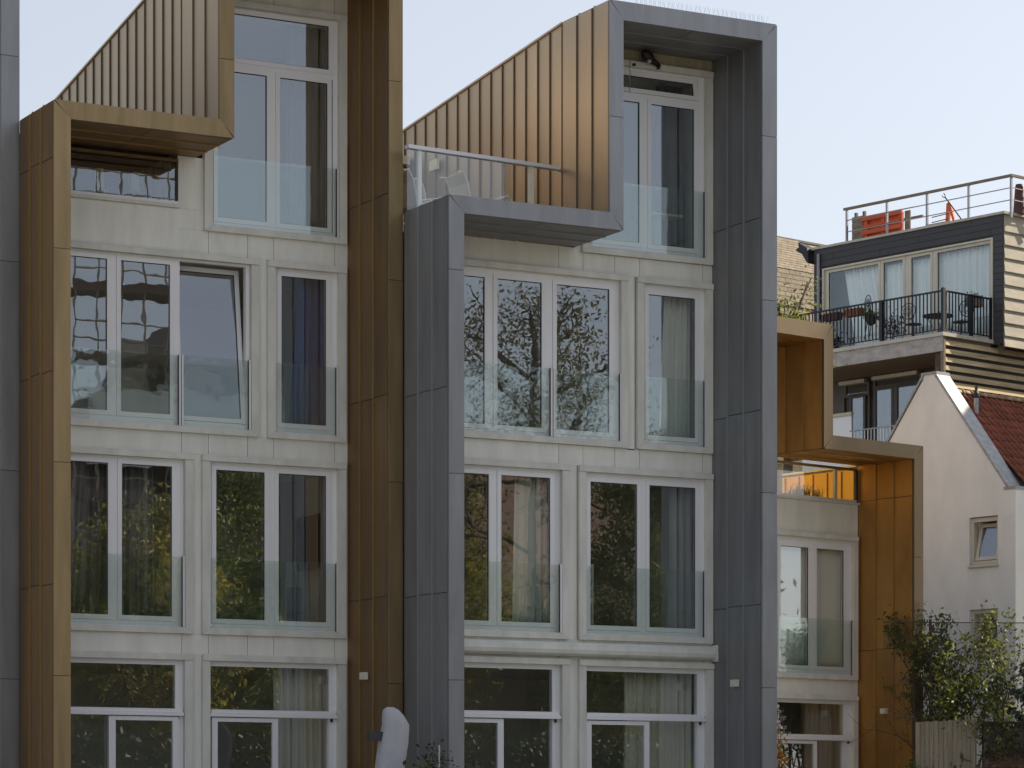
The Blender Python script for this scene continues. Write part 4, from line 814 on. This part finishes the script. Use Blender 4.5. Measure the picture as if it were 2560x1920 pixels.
# ================================================================== closed cantilever parasol, plants at the foot of the facades
pa = empty('closed_parasol', (18.95, 38.62, .6)); tag(pa, 'closed parasol in a pale grey cover leaning before the grey left column', 'parasol')
cv = MB(); cv.smooth = True; rings = [(.0, -.16, .155), (.6, -.11, .19), (1.3, -.03, .205), (1.75, .03, .21), (2.1, .085, .215), (2.36, .125, .195), (2.5, .08, .155), (2.58, .045, .11), (2.615, .03, .05)]; n = 28
for i, (z, x, r) in enumerate(rings):
    for k_ in range(n):
        a = 2 * math.pi * k_ / n; fo = 1 + .055 * math.sin(a * 5 + z * .8) + .03 * math.sin(a * 9 - z * 1.7); cv.v.append((x + r * fo * math.cos(a) * 1.0, r * fo * math.sin(a) * .85, z))
for i in range(len(rings) - 1):
    for k_ in range(n): k2 = (k_ + 1) % n; cv.f.append((i * n + k_, i * n + k2, (i + 1) * n + k2, (i + 1) * n + k_))
cv.f.append(tuple((len(rings) - 1) * n + k_ for k_ in range(n)))
cv.build('cover', M['cover'], pa)
MB().tube([(-.1, 0, 0), (-.1, 0, .4)], .03, 8).build('pole', M['steel'], pa); MB().box(-.31, -.08, -.03, .03, 2.13, 2.26).build('crank_bracket', M['dark_grey'], pa)

def stem_plant(name, loc, stems, m, nleaf, lsize, label, cane=None, spread=.3):
    t = empty(name, loc); tag(t, label, 'plant'); mb = MB(); P = []
    for (dx, dy, hz) in stems:
        pts = [(dx * f * spread * 2, dy * f * spread * 2 + .03 * math.sin(f * 5), hz * f) for f in (0, .35, .7, 1)]; mb.tube(pts, [.012, .01, .007, .004], 5)
        for _ in range(nleaf // len(stems)):
            f = rs.uniform(.55, 1.02); P.append((dx * f * spread * 2 + rs.normal() * .09, dy * f * spread * 2 + rs.normal() * .09, hz * f + rs.normal() * .05))
    mb.build('stem', M['bark'], t); leaf_obj('foliage', leaves(P, lsize, rs=rs), m, t)
    if cane: MB().tube([(cane[0], 0, 0), (cane[0] + .02, 0, cane[1])], .012, 6).build('cane', M['cane'], t)
stem_plant('rose_bush', (19.33, 37.85, .6), [(-.2, 0, 1.95), (0, .1, 2.08), (.18, 0, 1.98), (.3, .1, 1.85)], M['leaf_dark'], 260, .07, 'small dark leaved rose tied to a cane before the grey left column', cane=(.03, 2.06), spread=.3)
stem_plant('garden_shrub', (19.12, 37.95, .6), [(-.1, 0, 1.72), (.1, .1, 1.75), (.25, 0, 1.70)], M['leaf_green'], 260, .10, 'bright green leafy shrub right of the covered parasol')
gp = empty('reed_grass', (23.1, 37.45, .6)); tag(gp, 'tall yellow green grass stems before the lower right window, grey house', 'plant')
for (x, zt, cx) in ((-.20, 1.97, -.03), (-.03, 1.88, .0), (.16, 1.95, -.01), (.20, 2.03, .04), (.26, 1.86, .05), (.46, 1.87, .09), (.10, 1.75, .0)):
    MB().tube([(x - cx * 2, 0, 0), (x - cx, 0, zt * .6), (x - cx * .3, 0, zt * .85), (x, 0, zt)], [.006, .006, .011, .002], 4).build('stem', M['blade'], gp)
stem_plant('amber_shrub', (31.62, 47.68, .6), [(.0, 0, 2.9), (.1, 0, 2.7), (-.1, 0, 2.5), (.25, 0, 2.05), (.05, .1, 2.35), (.15, 0, 2.2)], M['leaf_amber'], 620, .075, 'amber leaved shrub at the grey column before the golden house window', spread=.25)
for (x, y, zt, m_, lab) in ((33.98, 46.38, 2.1, 'leaf_green', 'low green shrub at the foot of the golden right column'), (34.75, 45.9, 2.05, 'leaf_green', 'low green shrub before the board gate'), (35.2, 45.6, 2.1, 'leaf_olive', 'low olive shrub before the mossy brick wall')):
    stem_plant('garden_shrub', (x, y, .6), [(rs.uniform(-.6, .6), rs.uniform(-.3, .3), zt * rs.uniform(.85, 1.02)) for _ in range(7)], M[m_], 420, .09, lab, spread=.35)

# gate, mossy brick wall, wire fence, climbing shrub
ga = empty('board_gate', (33.93, 46.44, .6), math.atan2(45.893 - 46.422, 34.934 - 33.959)); tag(ga, 'grey weathered board gate with an iron latch, right of the golden house', 'gate')
for i in range(13):
    zt = 2.86 + .004 * i + rnd.uniform(-.008, .008); piece('board', M['gatewood'], ga, .0 + i * .0875, .081 + i * .0875, 0, .022 + rnd.uniform(0, .006), .02, zt)
for i in range(3): piece('side_board', M['gatewood'], ga, 1.142 + i * .002, 1.164 + i * .002, .03 + i * .10, .125 + i * .10, .02, 2.90)
la = MB(); la.tube([(.86, -.02, 2.28), (.89, -.03, 2.2), (.88, -.03, 2.1)], .014, 5); la.tube([(.86, -.03, 2.24), (.84, -.03, 2.17), (.88, -.03, 2.17)], .010, 5); la.tube([(.88, -.03, 2.16), (1.06, -.02, 2.11)], .008, 5); la.build('latch', M['wire'], ga)
bw = empty('brick_wall', (35.10, 45.86, .6), math.atan2(45.457 - 45.816, 35.736 - 35.074)); tag(bw, 'mossy old brick wall at the right picture edge beside the gate', 'wall')
MB().box(.0, 2.4, .03, .25, 0, 2.80).build('mortar', M['mortar'], bw)
for r_ in range(16):
    for c_ in range(7):
        x = -.02 + c_ * .225 + (.112 if r_ % 2 else 0); piece('brick', M['brick'], bw, x, x + .212, rnd.uniform(.012, .022), .12, 1.35 + r_ * .065, 1.35 + r_ * .065 + .054)
for c_ in range(12): piece('coping_stone', M['moss'], bw, -.03 + c_ * .21, .17 + c_ * .21, -.03, .28, 2.801, 2.87)
P = rs.uniform(0, 1, (6500, 3)) * (2.0, .26, .75) + (-.02, -.06, 2.12); tag(leaf_obj('moss', leaves(P, .045, rs=rs), M['leaf_dark'], bw), kind='stuff')
wf = empty('wire_fence', (33.80, 47.30, .6), R(-24)); tag(wf, 'rusty chain link fence with a climbing shrub on it, above the gate', 'fence')
ms = MB(); zf0, zf1, Lx = 2.9, 4.80, 3.0; c_ = .052
for i in range(-int((zf1 - zf0) / c_), int(Lx / c_)):
    for sgn in (1, -1):
        xa = i * c_; pts = []
        x0_, x1_ = xa, xa + (zf1 - zf0); a_, b_ = max(0, x0_), min(Lx, x1_)
        if b_ - a_ < .05: continue
        za = zf0 + (a_ - x0_); zb = zf0 + (b_ - x0_)
        if sgn < 0: za, zb = zf1 - (za - zf0), zf1 - (zb - zf0)
        ms.tube([(a_, .0, za), (b_, .0, zb)], .0021, 3, False)
tag(ms.build('mesh_wire', M['wire'], wf), kind='stuff')
MB().tube([(0, 0, 4.80), (Lx, 0, 4.80)], .010, 5).build('top_wire', M['wire'], wf)
for x in (.92, 2.9): MB().tube([(x, .03, 0), (x, .03, 4.86)], .028, 6).build('post', M['wire'], wf)
cb_ = empty('climbing_shrub', (34.7, 46.9, .6)); tag(cb_, 'leafy green climbing shrub on the chain link fence before the white gable', 'shrub')
mb = MB(); tips = []; rs2 = np.random.RandomState(21)
for i in range(13):
    x = .12 + i * .145; y = -.24 * i * .2 * 2 + .25; grow(mb, (x, y + .1, 1.2), (rs2.normal() * .25, rs2.normal() * .15, 1), 1.55, .026, 3, tips, rs2, .45, .3)
for i in range(5): grow(mb, (-.35 + i * .28, .2 - i * .1, 2.5), (rs2.normal() * .3, 0, 1), 1.25, .018, 3, tips, rs2, .42, .5)
mb.build('stem', M['bark'], cb_)
T = np.array([tuple(q) for q, _ in tips]); T = T[(T[:, 2] < 5.5) & (T[:, 2] > 2.2) & (T[:, 0] > -.60)]; n_ = 7600; P = T[rs2.randint(0, len(T), n_)] + rs2.normal(size=(n_, 3)) * .085
leaf_obj('foliage', leaves(P, .095, rs=rs2, droop=.5), M['leaf_lime'], cb_)
cf = empty('conifer', (36.55, 46.1, .6)); tag(cf, 'blue green feathery conifer at the right picture edge', 'shrub')
mb = MB(); P = []
for i in range(46):
    a = rs2.uniform(0, 6.28); z = rs2.uniform(2.2, 4.2); l_ = rs2.uniform(.3, .75) * (1.2 - (z - 2.2) / 3); e_ = Vector((math.cos(a) * l_, math.sin(a) * l_, z + l_ * .9)); s0 = Vector((0, 0, z)); mb.tube([s0, s0.lerp(e_, .5) + Vector((0, 0, -.04)), e_], [.012, .008, .003], 4)
    for q in range(60): f = rs2.uniform(.15, 1); P.append(tuple(s0.lerp(e_, f) + Vector(rs2.normal(size=3)) * .035))
mb.tube([(0, 0, 0), (0, 0, 4.3)], [.07, .02], 6); mb.build('trunk', M['bark'], cf); leaf_obj('crown', leaves(P, .10, rs=rs2, elong=2.6), M['leaf_grey'], cf)

# ================================================================== across the garden (seen in the window reflections)
make_tree('garden_tree', (40.2, 8.0, .6), 15.6, 7.5, 4.4, 9500, .13, M['leaf_olive'], 'tall loose tree across the garden, mirrored in the wide third floor window', group='trees across the garden', seed=2, cluster=.42, depth=3, limbs=11)
for i, (x, y, hh, rad, m_, n_) in enumerate(((38.5, 3.0, 11.6, 4.4, 'leaf_gold', 50000), (42.5, 11.5, 10.9, 4.6, 'leaf_lime', 56000), (49.5, 4.0, 11.6, 4.2, 'leaf_green', 36000), (29.0, 14.5, 9.0, 3.8, 'leaf_green', 42000), (34.0, 8.5, 10.2, 3.4, 'leaf_gold', 30000), (26.0, 17.0, 8.0, 3.2, 'leaf_gold', 30000))):
    make_tree('garden_tree', (x, y, .6), hh, 1.2, rad, n_, .135, M[m_], ['golden tree across the garden, right of the scaffolded building', 'broad golden tree across the garden behind the tall loose tree', 'green tree farthest right across the garden', 'low green tree before the scaffolded building', 'narrow golden tree at the right end of the scaffolded building', 'small golden tree at the left end of the scaffolded building'][i], group='trees across the garden', seed=30 + i, cluster=.42, depth=3, limbs=14)
sbld = empty('scaffolded_building', (30.8, 1.0, .6)); tag(sbld, 'brown brick building wrapped in scaffold, mirrored in the brass house windows', 'building')
MB().prism([(0, 0), (6.6, 0), (6.6, 13.2), (4.4, 16.4), (2.2, 14.2), (0, 13.0)], 'y', -6, 0).build('wall', M['brickwall'], sbld)
for z in (5.4, 8.6, 11.4, 13.6):
    for x in (.8, 3.0, 5.2): MB().box(x, x + 1.0, .002, .05, z, z + 1.5).build('window', M['cream_wood'], sbld)
for i in range(12): MB().tube([(-.85 + i * .72, 1.3, 0), (-.85 + i * .72, 1.3, 17.4 if i > 4 else 21.6)], .035, 5).build('scaffold_pole', M['scaffold'], sbld)
for k_ in range(8):
    z = 2.2 + k_ * 2.0; MB().box(-.9, 7.4, .2, 1.35, z, z + .06).build('deck', M['oldwood'], sbld); MB().box(-.9, 7.4, 1.36, 1.39, z + .06, z + .28).build('toe_board', M['deck_red'], sbld)
    for dz in (.6, 1.1): MB().tube([(-.9, 1.32, z + dz), (7.4, 1.32, z + dz)], .028, 5).build('scaffold_tube', M['scaffold'], sbld)
for i in range(4): MB().tube([(-.6 + i * 2.2, 1.42, 4 + i), (1.6 + i * 2.2, 1.42, 12 + i)], .028, 5).build('brace', M['scaffold'], sbld)
for z in (18.2, 19.0, 19.6, 20.4, 21.0): MB().tube([(-1.0, 1.32, z), (2.2, 1.32, z)], .028, 5).build('scaffold_tube', M['scaffold'], sbld)
MB().prism([(-.6, 17.4), (2.0, 17.4), (2.1, 19.2), (1.0, 18.6)], 'y', .1, .4).build('plastic_sheet', M['roof_brown'], sbld)
MB().box(-.5, 6.2, 1.45, 1.48, 11.2, 13.4).build('plastic_sheet', M['sheet'], sbld)
rb_ = empty('tiled_house', (37.5, -1.0, .6)); tag(rb_, 'brown tiled roof house behind the garden trees', 'building')
MB().box(0, 26, -7, 0, 0, 7.5).build('wall', M['brickwall'], rb_); MB().prism([(.6, 7.3), (-3.5, 12.2), (-7.6, 7.3)], 'x', -.3, 26.3).build('roof', M['roof_brown'], rb_)
hl = MB()
P = np.random.RandomState(9).uniform(0, 1, (40000, 3)) * (30, 1.6, 3.0) + (20, 19.5, .6); tag(leaf_obj('garden_hedge', leaves(P, .16), M['leaf_dark'], None), 'long dark hedge across the garden under the trees', 'hedge')

# unseen sun blockers added to shade the gardens, golden house and white gable's roof
nb = empty('neighbour_building', (50.7, 45.0, .6)); tag(nb, 'tall brown brick neighbour building on the sunny side beyond the white gable', 'building')
MB().box(0, 8, 4.1, 7.3, 0, 16.95).build('wall', M['brickwall'], nb); MB().box(.01, 8, 7.31, 11.2, 0, 18.7).build('tower_wall', M['brickwall'], nb); MB().box(.01, 8, 2.0, 4.09, 0, 21.5).build('tower_wall', M['brickwall'], nb)
for i, (x, y, hh) in enumerate(((38.5, 38.6, 15.5), (42.0, 35.5, 16.5))):  # unseen trees added to keep the sun off the parasol
    make_tree('garden_tree', (x, y, .6), hh, 2.5, 4.0, 26000, .22, M['leaf_green'], ['big green tree at the near end of the terrace row', 'big green tree one garden farther from the terrace row'][i], group='trees across the garden', seed=60 + i, cluster=.8, depth=2, limbs=14)
